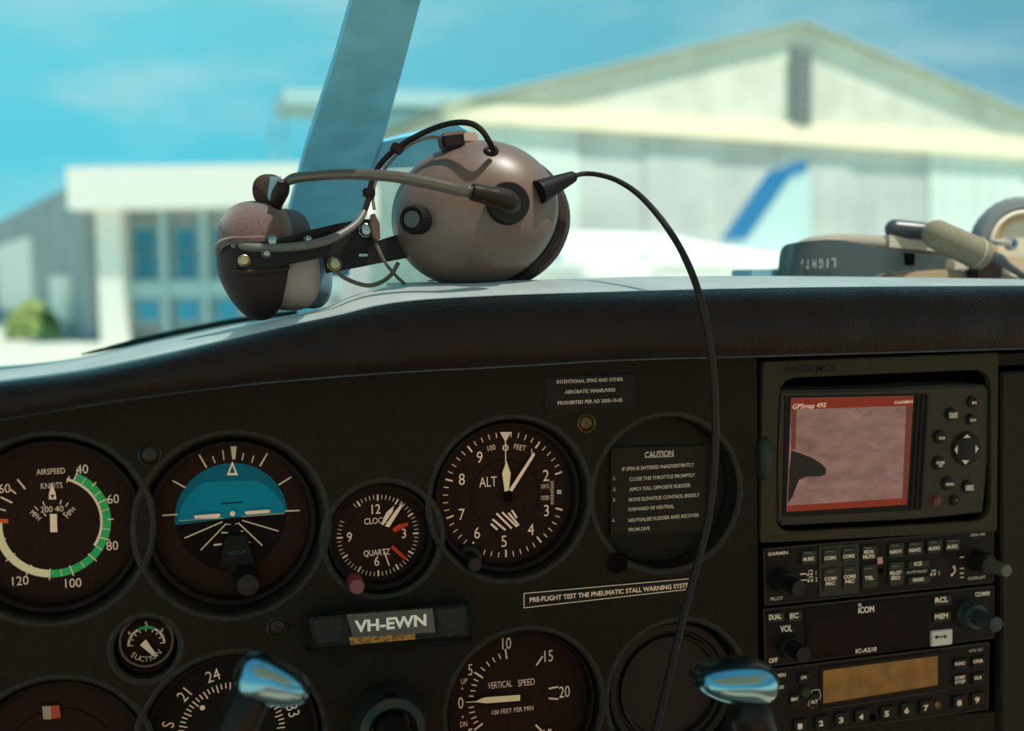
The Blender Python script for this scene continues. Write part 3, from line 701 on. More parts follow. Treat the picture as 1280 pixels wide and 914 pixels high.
# ---- caution cover plate
c, m_ = ic('cau'); t_ = thing('caution_cover_plate', 'round black cover plate with a square spin caution placard', 'cover plate', Vector((c.x, .016, c.z)))
Rf = INST['cau'][2] * m_
MB().lathe((c.x, 0, c.z), (0, -1, 0), [(0, -.0135), (Rf, -.0135), (Rf + .001, -.0145), (Rf + .001, -.017)], seg=64).build('cover_disc', mat('cover_olive', (34, 28, 19), .6, spec=.2), t_)
cq = [(764, 560), (882, 557), (880.8, 663.7), (762.9, 670.4)]; YP = .0118
MB().prism(rrect(quad(cq, YP), .001), YP, .0134).build('placard', mat('placard_olive', (36, 30, 21), .55, spec=.25), t_)
q = Z(740, 500, 4.155); mk = MK(YP - .0002)
mk.text('CAUTION', *q(349, 281), 6.8, rot=1.5, w=36, bold=.03); mk.line(*q(273, 299), *q(425, 294), .8)
def tl(s_, x0, x1, y, h=4.2):
    a_ = q((x0 + x1) / 2, y); mk.text(s_, *a_, h, rot=3.2, w=(x1 - x0) / 4.155, bold=.02)
tl('IF SPIN IS ENTERED INADVERTENTLY', 158, 532, 348); tl('CLOSE THE THROTTLE PROMPTLY', 196, 537, 401); tl('APPLY FULL OPPOSITE RUDDER', 195, 513, 454)
tl('MOVE ELEVATOR CONTROL BRISKLY', 193, 562, 506); tl('FORWARD OF NEUTRAL', 190, 427, 561); tl('NEUTRALISE RUDDER AND RECOVER', 190, 558, 612); tl('FROM DIVE', 190, 300, 671)
for s_, x, y in (('1.', 118, 408), ('2.', 118, 464), ('3.', 116, 519), ('4.', 112, 627)): mk.text(s_, *q(x, y), 4, bold=.02)
mk.put('placard_text', mat('print_grey_cream', (204, 184, 164), .7), t_)
n_ = P(771, 703, 0); MB().lathe((n_.x, -.0006, n_.z), (0, -1, 0), [(.0052, 0), (.0058, .0009), (.0052, .0012), (.0044, .0002), (0, -.0002)], seg=28).build('blanking_plug', GAP, t_)

# ---- vertical speed
t_ = instrument('vs', 'vertical_speed_indicator', 'round vertical speed dial with a cream needle pointing left at zero')
q = Z(550, 780, 6.737); mk = MK(YM)
for s_, a_, b_ in (('10', 562, 165), ('5', 255, 387), ('0', 175, 667), ('15', 915, 270), ('20', 1048, 572), ('5', 255, 930), ('15', 908, 935)): mk.text(s_, *q(a_, b_), 14, rot=3, sx=.72)
mk.text('UP', *q(203, 484), 6.6, rot=3, w=8); mk.text('DN', *q(200, 845), 6.6, rot=3, w=9)
mk.text('VERTICAL', *q(505, 512), 8, rot=4, w=30); mk.text('SPEED', *q(727, 493), 8, rot=4, w=21)
mk.text('100 FEET PER MIN', *q(612, 728), 5.6, rot=5, w=52)
for x0, y0, x1, y1, w in ((550, 210, 562, 296, 2), (492, 252, 512, 296, 1.4), (440, 285, 464, 322, 1.4), (390, 320, 418, 356, 1.5), (344, 367, 380, 396, 1.5), (290, 408, 362, 455, 2.2), (284, 466, 322, 484, 1.5), (266, 512, 310, 522, 1.5), (256, 562, 298, 566, 1.5), (243, 608, 284, 610, 1.5), (242, 706, 286, 700, 1.5), (246, 752, 294, 740, 1.5), (262, 800, 308, 782, 1.5), (282, 838, 324, 818, 1.5), (288, 894, 360, 840, 2.2), (866, 272, 812, 350, 2.1), (996, 530, 916, 546, 2), (996, 634, 916, 628, 2), (806, 852, 860, 906, 2.1)):
    mk.line(*q(x0, y0), *q(x1, y1), w)
mk.pg([q(178, 552), q(196, 552), q(187, 528)]); mk.pg([q(182, 775), q(200, 775), q(191, 800)])
mk.put('dial_markings', CREAM, t_)
mk = MK(YN); mk.pg([q(675, 598), q(675, 648), q(392, 670), q(350, 666), q(305, 660), q(220, 664), q(220, 658), q(305, 652), q(345, 630), q(385, 618)]); mk.put('needle', CREAMY, t_)

# ---- suction gauge
t_ = instrument('suc', 'suction_gauge', 'tiny round suction gauge with a short green arc')
MK(YB - .0002).arc(*INST['suc'][:2], 29.6, 32.6, 0, 360, 48).put('bezel_ring', mat('bezel_bronze', (74, 62, 50), .4, metal=.3), t_)
q = Z(0, 740, 3.048); kc = q(558, 200); mk = MK(YM)
mk.arc(*kc, 19.5, 22.5, -90, -24, 20); mk.arc(*kc, 19.5, 22.5, 26, 90, 20)
for a_ in (-90, -66, -44, -24, 0, 26, 46, 68, 90): mk.tick(*kc, a_, 16, 22.5, 1.4)
mk.text('5', *q(557, 123), 6, rot=2, bold=.01); mk.text('4', *q(492, 158), 5, rot=40, bold=.01); mk.text('6', *q(618, 145), 5, rot=-30, bold=.01)
for i, ch in enumerate('SUCTION'):
    x, y = [(508, 240), (524, 250), (541, 255), (558, 257), (572, 254), (586, 247), (603, 232)][i]; mk.text(ch, *q(x, y), 6.4, rot=(i - 3) * 13, bold=.01)
mk.put('dial_markings', CREAM, t_)
MK(YM).arc(*kc, 19.5, 23, -24, 26, 16).put('green_arc', GREEN, t_)
MK(YN).pg([q(533, 203), q(556, 181), q(600, 245), q(590, 250)]).put('needle', CREAM, t_)

# ---- directional gyro
t_ = instrument('dg', 'directional_gyro', 'heading dial numbered 21, 24 and 33, half hidden by the left yoke grip', face=FACEG)
q = Z(190, 800, 5.818); mk = MK(YM); kc = (290, 917)
for s_, a_ in (('24', -15), ('21', -45), ('S', -75), ('27', 15), ('30', 45), ('33', 75), ('N', 105), ('15', -105)):
    c_ = P(*kc, YM); r_ = 77 * mpp(*kc, YM); w_ = c_ + Vector((math.sin(math.radians(a_)), 0, math.cos(math.radians(a_)))) * r_
    vs, fs, wid = glyph(s_); kk = 14 * mpp(*kc, YM) / CAPH; ca, sa = math.cos(math.radians(-a_)), math.sin(math.radians(-a_))
    nv = [mk.bm.verts.new((w_.x + x * kk * .85 * ca - (z - CAPH / 2) * kk * sa, YM, w_.z + x * kk * .85 * sa + (z - CAPH / 2) * kk * ca)) for x, z in vs]
    for f in fs:
        try: mk.bm.faces.new([nv[i] for i in f])
        except ValueError: pass
for i in range(-22, 23): mk.tick(*kc, i * 5, 54 if i % 3 == 0 else 57, 64, 1.5)
mk.disc(253, 885, 3.2)
mk.put('dial_markings', CREAM, t_)

# ---- turn coordinator
t_ = instrument('tc', 'turn_coordinator', 'dark dial at the bottom left corner with a small red and cream flag', face=mat('turn_face', (40, 20, 15), .6, spec=.2))
q = Z(0, 830, 6.737)
b = MB().prism([(P(*q(x, y), YN).x, P(*q(x, y), YN).z) for x, y in ((355, 356), (430, 354), (432, 465), (366, 465))], YN - .0004, YN + .0006); b.build('flag_cream_half', mat('flag_cream', (168, 138, 110), .6), t_, smooth=False)
b = MB().prism([(P(*q(x, y), YN).x, P(*q(x, y), YN).z) for x, y in ((432, 352), (498, 348), (512, 450), (434, 462))], YN - .0004, YN + .0006); b.build('flag_red_half', mat('flag_red', (178, 58, 28), .6), t_, smooth=False)
c, m_ = ic('tc'); MK(YM).arc(75, 948, 62, 63, -60, 60, 30).put('face_ring', GAP, t_)

# ---- blank cover bottom centre
c, m_ = ic('cov'); t_ = thing('blank_cover_plate', 'ribbed round black blanking cover behind the right yoke grip', 'cover plate', Vector((c.x, .016, c.z)))
Rf = INST['cov'][2] * m_
MB().lathe((c.x, 0, c.z), (0, -1, 0), [(Rf, -.016), (Rf, -.010), (Rf - .002, -.008), (Rf * .86, -.0085), (Rf * .83, -.011), (Rf * .80, -.011), (Rf * .78, -.0085), (Rf * .74, -.009), (Rf * .72, -.0125), (0, -.0125)], seg=72).build('cover_disc', mat('cover_dark', (30, 23, 18), .45, spec=.35, var=.1, vscale=700), t_)

# ---- placards
def placard(name, label, corners, y, lines, m=PLAC, tm=None, border=False):
    c = P(*corners[0], 0); t_ = thing(name, label, 'placard', P(*corners[3], 0))
    MB().prism(quad(corners, y), y, .0004, bev=.0002).build('plate', m, t_, smooth=False)
    mk = MK(y - .00015)
    for (s_, x, yy, h, w, rot) in lines: mk.text(s_, x, yy, h, rot=rot, w=w, bold=.022)
    if border:
        for i in range(4):
            a_, b_ = corners[i], corners[(i + 1) % 4]; mk.line(*a_, *b_, .9)
    mk.put('placard_text', tm or mat('print_grey_cream', (204, 184, 164), .7), t_); return t_
placard('spin_warning_placard', 'small black placard with three lines about intentional spins, under the glareshield', [(681, 471), (793.7, 467), (793.7, 507.6), (681, 513)], -.0006,
        [('INTENTIONAL SPINS AND OTHER', 737.8, 475.8, 4.2, 83, 3), ('AEROBATIC MANEUVERS', 737.8, 488.8, 4.2, 63, 3), ('PROHIBITED PER AD 2005-10-05', 737.8, 502, 4.2, 81, 3)])
t_ = placard('stall_warning_placard', 'long thin black placard about the pneumatic stall warning system', [(655, 742), (868, 723), (868, 736), (655, 760)], -.0008,
        [('PRE-FLIGHT TEST THE PNEUMATIC STALL WARNING SYSTEM', 766, 740.5, 5.6, 204, 4.0)], tm=CREAM, border=True)

# ---- registration block
cb = P(487, 790, 0); t_ = thing('registration_block', 'projecting black block with the white lettered registration plate', 'name block', cb)
wr = mat('worn_black_paint', (30, 30, 27), .35, spec=.5, bump=1.0, bscale=900, var=.2, vscale=300)
fr = quad([(386, 772), (582.6, 755.8), (586, 793), (393, 808.5)], -.014); bk = quad([(379, 766), (587, 750), (592, 800), (386, 818)], 0)
b = MB(); A_ = [b.bm.verts.new((x, -.014, z)) for x, z in fr]; B_ = [b.bm.verts.new((x, .0, z)) for x, z in bk]
b.bm.faces.new(A_); b.bm.faces.new(B_[::-1])
for i in range(4): b.bm.faces.new((A_[i], B_[i], B_[(i + 1) % 4], A_[(i + 1) % 4]))
bmesh.ops.bevel(b.bm, geom=[e for e in b.bm.edges], offset=.0012, segments=3, affect='EDGES')
b.build('block', wr, t_, ang=50)
for pts_ in ([(388, 772.5), (429, 768.8), (431, 803), (395, 806)], [(543, 760.5), (580, 757.3), (583, 792), (547, 795.5)]):
    MB().prism(quad(pts_, -.0146), -.0152, -.013, bev=.0008).build('end_pad', wr, t_)
MB().prism(quad([(436, 796), (519, 791.5), (519, 799), (438, 806)], -.0142), -.0146, -.0135).build('worn_edge', mat('bare_wood', (150, 104, 44), .8, var=.3, vscale=600), t_, label='bare yellow worn edge')
MB().prism(quad([(433, 768.7), (540.5, 760.8), (544, 790.5), (441, 797)], -.0155), -.0156, -.0140).build('name_plate', mat('name_plate_grey', (76, 74, 70), .3, spec=.5), t_)
MK(-.0159).text('VH-EWN', 488.5, 779.3, 13.5, rot=4.2, w=90, bold=.035).put('plate_lettering', mat('lettering_white', (255, 244, 226), .6), t_)
MB().prism(quad([(383, 812), (590, 797), (590, 803), (386, 819)], -.004), -.006, 0).build('lower_flange', BEZ, t_)

# ================================================================ GPS DOCK AND UNIT
q = Z(930, 430, 3.657)
dk = thing('navigator_dock', 'grey-black dock frame holding the map navigator at the top of the radio stack', 'dock', P(*q(600, 880), .01))
dq = [q(88, 85), q(1155, 43), q(1148, 850), q(76, 905)]
hq = [q(150, 152), q(1128, 110), q(1128, 810), q(134, 868)]
plate(rrect(quad(dq, 0), .0015), [rrect(quad(hq, 0), .013, 6)], -.001, .005, .0006).build('dock_frame', mat('dock_plastic', (54, 46, 32), .55, spec=.25, var=.06, vscale=500), dk)
MB().prism(quad([q(60, 400), q(112, 396), q(112, 632), q(60, 636)], .002), .003, .02).build('latch_recess', GAP, dk)
MB().sell(P(*q(86, 522), .001), (.0042, .006, .0125), e=2.6).build('latch_button', mat('latch_green_black', (34, 44, 38), .4), dk)
MK(-.0013).text('AIRGIZMOS', *q(300, 112), 9, rot=2.5, w=66, shear=.2, bold=.01).put('embossed_name', mat('emboss_dark', (28, 22, 18), .6), dk)
MB().prism(quad([q(140, 875), q(380, 862), q(380, 880), q(140, 893)], -.001), -.0014, -.0008).build('lower_step', mat('dock_plastic', (54, 46, 32)), dk)
YG = .001
gp = thing('map_navigator', 'wide portable map navigator with a pink reflection painted on its glowing screen, in the dock frame', 'navigator', P(*q(600, 830), .01))
body = [q(168, 215), q(600, 208), q(860, 192), q(1100, 188), q(1122, 210), q(1118, 520), q(1095, 770), q(1040, 776), q(800, 800), q(176, 832), q(150, 800), q(146, 520), q(160, 240)]
MB().prism(quad(body, YG), YG, .03, bev=.0012).build('case', PLASTG, gp)
MB().prism(quad([q(186, 240), q(836, 226), q(806, 762), q(176, 792)], YG - .0004), YG - .0004, YG + .002, bev=.0003).build('screen_surround', PLAST, gp)
# screen image: pink reflection painted as a glowing map, dark reflection drawn over it
sm = bpy.data.materials.new('pink_reflection_display'); sm.use_nodes = True; t = sm.node_tree; bb = t.nodes['Principled BSDF']
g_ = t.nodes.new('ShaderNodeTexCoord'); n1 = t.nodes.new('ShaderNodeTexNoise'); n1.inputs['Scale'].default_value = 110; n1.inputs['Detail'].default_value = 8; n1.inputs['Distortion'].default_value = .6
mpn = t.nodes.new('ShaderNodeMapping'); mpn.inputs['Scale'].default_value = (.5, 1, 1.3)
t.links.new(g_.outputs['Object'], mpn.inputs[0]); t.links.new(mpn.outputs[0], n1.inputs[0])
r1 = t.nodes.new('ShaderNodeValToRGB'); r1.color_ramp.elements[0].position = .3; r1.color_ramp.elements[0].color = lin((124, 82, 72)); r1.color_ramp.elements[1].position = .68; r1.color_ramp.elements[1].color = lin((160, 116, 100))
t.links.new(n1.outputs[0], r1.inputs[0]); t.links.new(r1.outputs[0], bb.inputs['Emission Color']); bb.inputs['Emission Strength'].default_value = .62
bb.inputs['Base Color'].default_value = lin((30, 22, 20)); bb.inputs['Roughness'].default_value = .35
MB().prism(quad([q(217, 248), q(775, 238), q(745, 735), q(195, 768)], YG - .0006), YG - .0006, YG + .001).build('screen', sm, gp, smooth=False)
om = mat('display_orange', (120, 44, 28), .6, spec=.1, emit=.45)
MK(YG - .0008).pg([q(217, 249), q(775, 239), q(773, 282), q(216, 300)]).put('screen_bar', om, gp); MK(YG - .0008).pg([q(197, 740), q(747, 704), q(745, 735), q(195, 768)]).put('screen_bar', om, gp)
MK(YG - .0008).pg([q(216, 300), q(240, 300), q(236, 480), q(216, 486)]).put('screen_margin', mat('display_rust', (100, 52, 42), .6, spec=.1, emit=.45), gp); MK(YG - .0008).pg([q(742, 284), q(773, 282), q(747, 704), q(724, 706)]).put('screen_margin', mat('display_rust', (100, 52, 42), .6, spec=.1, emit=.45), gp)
mk = MK(YG - .0009); mk.pg([q(*p_) for p_ in ((216, 486), (250, 498), (310, 520), (355, 548), (376, 572), (374, 596), (345, 606), (290, 606), (252, 622), (236, 660), (222, 700), (200, 728), (206, 600))]); mk.put('screen_reflection', mat('reflection_dark', (38, 30, 24), .35, spec=.4), gp)  # dark shape is a reflection painted onto the screen
for s_, x_, y_, h_, w_ in (('GPSmap 495', 297, 283, 6, 42), ('GARMIN', 728, 266, 3.6, 23)): MK(YG - .001).text(s_, *q(x_, y_), h_, w=w_, shear=.25, bold=.015).put('screen_text', mat('display_text', (214, 176, 152), .5, emit=.4), gp)
b = MB()
for x in (790, 812, 834): b.prism(quad([q(x, 236), q(x + 9, 236), q(x - 22, 752), q(x - 31, 752)], YG - .0006), YG - .001, YG + .001)
b.build('side_ridges', PLAST, gp)
LET = mat('key_print', (235, 212, 186), .6)
def rkey(a_, b_, r, txt=None, m=None, parent=gp):
    c_ = P(*q(a_, b_), YG - .0015); k_ = mpp(*q(a_, b_), YG) * r / 3.657
    o = MB().lathe((c_.x, YG, c_.z), (0, -1, 0), [(k_ * 1.15, -.0003), (k_ * 1.12, .0003), (k_, .0004), (k_ * .92, .0018), (k_ * .6, .0023), (0, .0024)], seg=24).build('key', m or KEYD, parent)
    if txt:
        mk = MK(YG - .0027)
        for i, s_ in enumerate(txt.split('\n')): mk.text(s_, *q(a_ + 8, b_ + i * 13 - 6 * (len(txt.split('\n')) - 1) + 4), 3.0, w=min(2.6 * len(s_), 10), bold=.03)
        mk.put('key_print', LET, o)
rkey(950, 322, 28, 'PAGE\nMENU'); rkey(1045, 265, 24, 'IN'); rkey(1040, 345, 23, 'OUT'); rkey(898, 426, 30, 'CLR'); rkey(892, 545, 30, 'ENTER\nOK'); rkey(934, 638, 30, 'MENU'); rkey(1025, 654, 28, 'NRST\nFIND')
rkey(882, 718, 23, m=mat('power_key_red', (92, 40, 34), .5)); rkey(965, 716, 23, '*')
c_ = P(*q(1012, 478), YG); k_ = mpp(*q(1012, 478), YG) / 3.657
rk = MB().lathe(c_, (0, -1, 0), [(80 * k_, -.0003), (78 * k_, .0003), (70 * k_, -.0002), (66 * k_, .0016), (52 * k_, .0024), (0, .0018)], seg=40, sx=.97).build('rocker_pad', KEYD, gp)
mk = MK(YG - .0027); mk.pg([q(1002, 430), q(1036, 428), q(1019, 414)]); mk.pg([q(996, 532), q(1030, 532), q(1012, 552)]); mk.pg([q(976, 464), q(976, 504), q(962, 484)]); mk.pg([q(1058, 462), q(1058, 500), q(1073, 480)]); mk.put('rocker_arrows', mat('arrow_cream', (210, 196, 172), .6), rk)

# ================================================================ RADIO STACK
def unit(name, label, corners, y=0.0):
    t_ = thing(name, label, 'radio', P(*corners[3], .01))
    MB().prism(rrect(quad(corners, y), .0012, 3), y, .035, bev=.0005).build('faceplate', PLAST, t_)
    # thin raised rim
    b = MB()
    for i in range(4):
        a_, c_ = corners[i], corners[(i + 1) % 4]; p0, p1 = P(*a_, y), P(*c_, y); b.sweep([p0, p1], .0005, seg=6)
    b.build('rim', PLASTG, t_); return t_
def keyb(parent, px, py, w, h, y, txt=None, m=None, th=4.2, hh=.0016, label=None, led=True, tw_=.8):
    c_ = P(px, py, y); s = math.radians(0); hw_, hh_ = (P(px + w / 2, py, y).x - P(px - w / 2, py, y).x) / 2, h * mpp(px, py, y) / 2
    o = MB().box((c_.x, y - hh / 2 + .0004, c_.z), (hw_ * 2, hh + .0008, hh_ * 2), bev=.0004).build('key', m or KEY, parent, label=label)
    if txt:
        mk = MK(y - hh - .0002); ls = txt.split('\n')
        for i, s_ in enumerate(ls): mk.text(s_, px + .6, py + (i - (len(ls) - 1) / 2) * (th + 1.8) + (2.5 if h > 14 else 0), th, rot=1.5, w=min(w * tw_, len(s_) * th * .9), bold=.03)
        mk.put('key_print', LET, o)
    if led and h > 14:
        MK(y - hh - .0002).line(px - w * .25, py - h * .3, px + w * .25, py - h * .32, 1.2).put('key_lamp', mat('lamp_grey', (104, 96, 82), .5), o)
    return o
YR = .0
ap = unit('audio_panel', 'audio selector panel with two rows of keys, directly below the navigator dock', [(954.6, 686.6), (1241.5, 662.8), (1240.8, 727.5), (956.6, 756.3)])
MB().prism(quad([(1023, 683.5), (1073, 679.5), (1073.5, 741.5), (1024, 746)], -.0003), -.0006, .001).build('key_frame', mat('frame_grey', (48, 46, 38), .5), ap)
for s_, x, y, w, h in (('MUSIC', 1010.4, 696.5, 18, 17), ('COM1', 1037, 695.2, 18, 17), ('COM2', 1060.5, 693, 18, 17), ('MON\nMUTE', 1085.4, 690.5, 18, 17), ('COM1\nMIC', 1037.6, 724, 19, 29), ('COM2\nMIC', 1061.8, 721.5, 19, 29), ('TEL', 1086, 720, 19, 29), ('NAV1', 1118.9, 687.3, 18, 17), ('NAV2', 1143, 685.3, 18, 16), ('AUX1', 1166.8, 683, 18, 16), ('AUX2', 1189.6, 681, 17, 15), ('PILOT\nISO', 1119.2, 716.9, 18, 29)):
    keyb(ap, x, y, w, h, YR - .0003, s_)
keyb(ap, 1147, 704.8, 27, 9, YR, 'ICS', tw_=.35); keyb(ap, 1147.6, 724.7, 27, 9, YR, 'RADIO', tw_=.5)
mk = MK(-.0003); mk.text('MUTE MUSIC', 1146.5, 714.9, 3, rot=4, w=25)
mk.text('GARMIN', 972.5, 691.9, 4, rot=5, w=25, bold=.02); mk.text('PILOT', 971.2, 748.3, 4, rot=5, w=16); mk.text('GMA 340', 1222.3, 668.5, 3, rot=4, w=18); mk.text('COPILOT', 1221, 722.5, 3.4, rot=5, w=22)
for x, y, s_ in ((1168, 716.5, '1'), (1014, 716.5, '1'), (1014.5, 724.5, '2')):                # eighth-note pairs
    mk.text(s_, x + 6, y, 5); mk.disc(x - 4, y + 2.2, 1.5, 10); mk.disc(x + .2, y + 1.5, 1.5, 10); mk.line(x - 2.9, y + 2, x - 2.9, y - 3, .7); mk.line(x + 1.4, y + 1.4, x + 1.4, y - 3.5, .7); mk.line(x - 3, y - 3, x + 1.6, y - 3.6, 1.2)
mk.line(1000, 718, 1008, 717.3, 1.6); mk.line(1001, 725.6, 1009, 725, 1.2)
mk.line(1193, 709.5, 1194, 714, 1.8); mk.line(1194, 714, 1190.5, 719, 1.8); mk.disc(1192.6, 709, 1.8, 10); mk.disc(1189.8, 719, 1.8, 10)
for y in (697, 711, 717, 722): mk.line(1200, y, 1205, y - .4, 1.2)
mk.put('panel_print', LET, ap)
MK(-.0006).pg([(1096.7, 697), (1103.2, 696.4), (1103.4, 704.8), (1097, 705.4)]).put('indicator_lamp', mat('indicator_pink', (190, 138, 120), .4), ap)
c_ = P(1100.7, 714, 0); MB().lathe(c_, (0, -1, 0), [(.0016, .0004), (.0012, .0006), (.001, .0001), (0, .0001)], seg=16).build('set_screw', GAP, ap)
def dualknob(px, py, r1, r2, ln1, ln2, parent, m=KNOB, capm=None, label=None):
    """px,py: base centre on the faceplate"""
    c_ = P(px, py, 0); k_ = mpp(px, py, 0)
    o = MB().lathe(c_, (0, -1, 0), [(r1 * k_ * 1.08, 0), (r1 * k_ * 1.05, .002), (r1 * k_, .0025), (r1 * k_ * .95, ln1 * .9), (r1 * k_ * .88, ln1), (0, ln1)], seg=40, rib=(.035, .0024, ln1 * .92)).build('knob', m, parent, label=label)
    MB().lathe(c_, (0, -1, 0), [(r2 * k_, ln1), (r2 * k_ * .97, ln2 * .93), (r2 * k_ * .88, ln2), (0, ln2 + .0002)], seg=36, rib=(.04, ln1, ln2 * .94)).build('inner_knob', capm or m, o)
    return o
dualknob(974, 724, 14, 10, .010, .022, ap, label='ribbed volume knob pair at the left end')
dualknob(1222, 701, 13, 8, .010, .026, ap, capm=mat('knob_grey', (84, 80, 68), .4), label='grey tipped knob pair at the right end')
# comm radio
cm = unit('comm_radio', 'black communication radio with a glossy blank display, middle of the radio stack', [(954.6, 762.3), (1241.7, 733), (1241.6, 797), (957, 833)])
q3 = Z(930, 640, 3.337)
MB().prism(quad([q3(252, 402), q3(770, 352), q3(770, 560), q3(262, 620)], -.0004), -.0007, .001).build('display_window', mat('gloss_display', (14, 4, 6), .3, spec=.25), cm)
MB().prism(quad([q3(274, 452), q3(700, 404), q3(700, 545), q3(276, 590)], -.0008), -.0009, 0).build('display_screen', mat('gloss_display_inner', (22, 8, 9), .3, spec=.25, var=.2, vscale=60), cm)
for s_, x, y, w, h in (('DUAL', 968.4, 771.3, 20, 11), ('EC', 992.3, 769.8, 17, 12), ('RCL', 1176.6, 750, 22, 12), ('MEM', 1176.3, 770.4, 22, 12)): keyb(cm, x, y, w, h, -.0002, s_, th=6, tw_=.78)
k_ = keyb(cm, 1175.7, 796.7, 26, 19, -.0002, None, m=mat('key_white', (196, 190, 182), .5), label='white key with a double arrow', led=False)
mk = MK(-.0021); mk.line(1170, 796.8, 1182, 795.8, 1.4); mk.pg([(1168, 797), (1172, 794), (1172, 799.6)]); mk.pg([(1184, 795.6), (1180.5, 793.2), (1180.5, 798.8)]); mk.put('double_arrow', BLK, k_)
for s_, x_, y_, h_, w_ in (('VOL', 982.7, 786, 7.5, 15), ('OFF', 966.6, 825.8, 5.4, 11), ('COMM', 1228, 742.5, 5, 18), ('iCOM', 1082.8, 762.3, 7.2, 20), ('IC-A210', 1082.8, 812.9, 5, 26)):
    mk = MK(-.0012).text(s_, x_, y_, h_, w=w_, bold=.03)
    if s_ == 'iCOM': mk.arc(1074.6, 756.5, 1.2, 2.2, 0, 360, 16)
    mk.put('panel_print', mat('print_pale', (236, 216, 196), .6), cm)
dualknob(985, 807, 15, 10.5, .006, .018, cm, label='black volume knob')
dualknob(1212, 767.5, 17, 10, .008, .024, cm, m=mat('knob_bluegrey', (44, 52, 52), .25, spec=.6), label='shiny tuning knob pair')
# transponder
tp = unit('transponder', 'transponder with an amber display and a row of number keys, bottom of the radio stack', [(957, 838), (1235.5, 803.5), (1234.5, 886), (962, 922)])
MB().prism(quad([(1025, 834.5), (1178, 814.5), (1178.5, 862.5), (1025.5, 886.5)], -.0004), -.0008, .001).build('display_frame', PLAST, tp)
lc = mat('amber_lcd', (132, 92, 40), .35, spec=.3, col2=(110, 74, 34), vscale=90, emit=.14)
MB().prism(quad([(1029, 838.6), (1172, 820), (1172, 856.4), (1029, 879.7)], -.001), -.0011, 0).build('amber_display', lc, tp)
mkr = MB().sweep([P(1029, 886.5, -.001), P(1184, 862.5, -.001)], .0005, seg=6).build('display_ledge', PLASTG, tp)
for s_, x, y in (('1', 999.5, 905.7), ('2', 1025.9, 902), ('3', 1050.8, 898), ('4', 1076, 894), ('5', 1108, 890), ('6', 1132.9, 886), ('7', 1157, 882.6), ('8', 1198.8, 876.5), ('9', 1221, 872.7)): keyb(tp, x, y, 17, 15.5, -.0002, s_, m=KEYD, th=6.4, led=False)
for s_, x, y in (('FUNC', 1199.7, 829.7), ('CRSR', 1222, 826.7), ('START\nSTOP', 1199.7, 849.8), ('CLR', 1222, 847.4)): keyb(tp, x, y, 16, 13, -.0002, s_, m=KEYD, th=3.6, led=False)
keyb(tp, 973.5, 859.7, 15, 10, -.0002, 'IDENT', m=KEYD, th=4, led=False)
mk = MK(-.0003); mk.text('GARMIN', 971, 844.9, 4.4, rot=5, w=22, bold=.03); mk.text('GTX 327', 1220, 813, 3, rot=5, w=17); mk.put('panel_print', LET, tp)
for s_, x, y, w, h in (('ON', 1004, 847, 15, 11), ('SBY', 992.8, 874.2, 12, 14), ('ALT', 1017.3, 875, 11, 17)): keyb(tp, x, y, w, h, -.0002, s_, m=KEYD, th=3.8, led=False)
c_ = P(1005, 864.5, 0); kk = mpp(1005, 864, 0); MB().lathe(c_, (0, -1, 0), [(7.2 * kk, -.0002), (6.8 * kk, .002), (5.5 * kk, .0028), (0, .003)], seg=28).build('round_key', KEY, tp)
b = MB(); ol = [(1015, 863), (1024, 862), (1026, 870), (1022, 880), (1015, 885), (1010, 881), (1013, 873)]
for i in range(len(ol)): b.sweep([P(*ol[i], -.0006), P(*ol[(i + 1) % len(ol)], -.0006)], .0003, seg=5)
b.build('key_outline', mat('outline_cream', (190, 176, 158), .6), tp)
screw(1172, 881.8, 4.5, tp, y=-.0002, m=mat('screw_brass_bright', (150, 120, 80), .3, metal=.8)); c_ = P(1091, 896.8, 0); MB().lathe(c_, (0, -1, 0), [(.002, 0), (.0021, .0007), (.0015, .0009), (.0012, .0001), (0, .0001)], seg=18).build('set_screw', GAP, tp)

# ================================================================ YOKE
YY = -.12
Kc = P(612, 1150, YY)
yk = thing('control_yoke', 'control yoke with two glossy metal grips, reflected sky blue in their colour, rising at the bottom edge', 'control yoke', P(612, 1260, YY))
k_ = mpp(600, 880, YY)
# panel collar: a ball-socket ring on the panel face, the shaft leaves through it
cc = P(488, 908, -.012)
col = MB().lathe((cc.x, 0, cc.z), (0, -1, 0), [(.0195, 0), (.0192, .010), (.0165, .0185), (.0125, .0205), (.0108, .0190), (.0100, .012), (0, .012)], seg=48).build('shaft_collar', mat('collar_grey', (44, 46, 42), .32, metal=.4), yk)
hcv = cc + Vector((0, -.0035, .0172)); MB().sell(hcv, (.0035, .0022, .0016), e=2).build('collar_slot', GAP, col)
MB().sweep([(cc.x, -.010, cc.z), (cc.x, YY + .012, cc.z)], .0085, seg=24).build('shaft', mat('shaft_dark', (34, 26, 26), .5), yk)
hub = Vector((cc.x, YY, cc.z))
def yp(px, py, dy=0): return P(px, py, YY + dy)
MB().sell(hub, (.030, .018, .022), e=3).build('hub', HORN, yk)
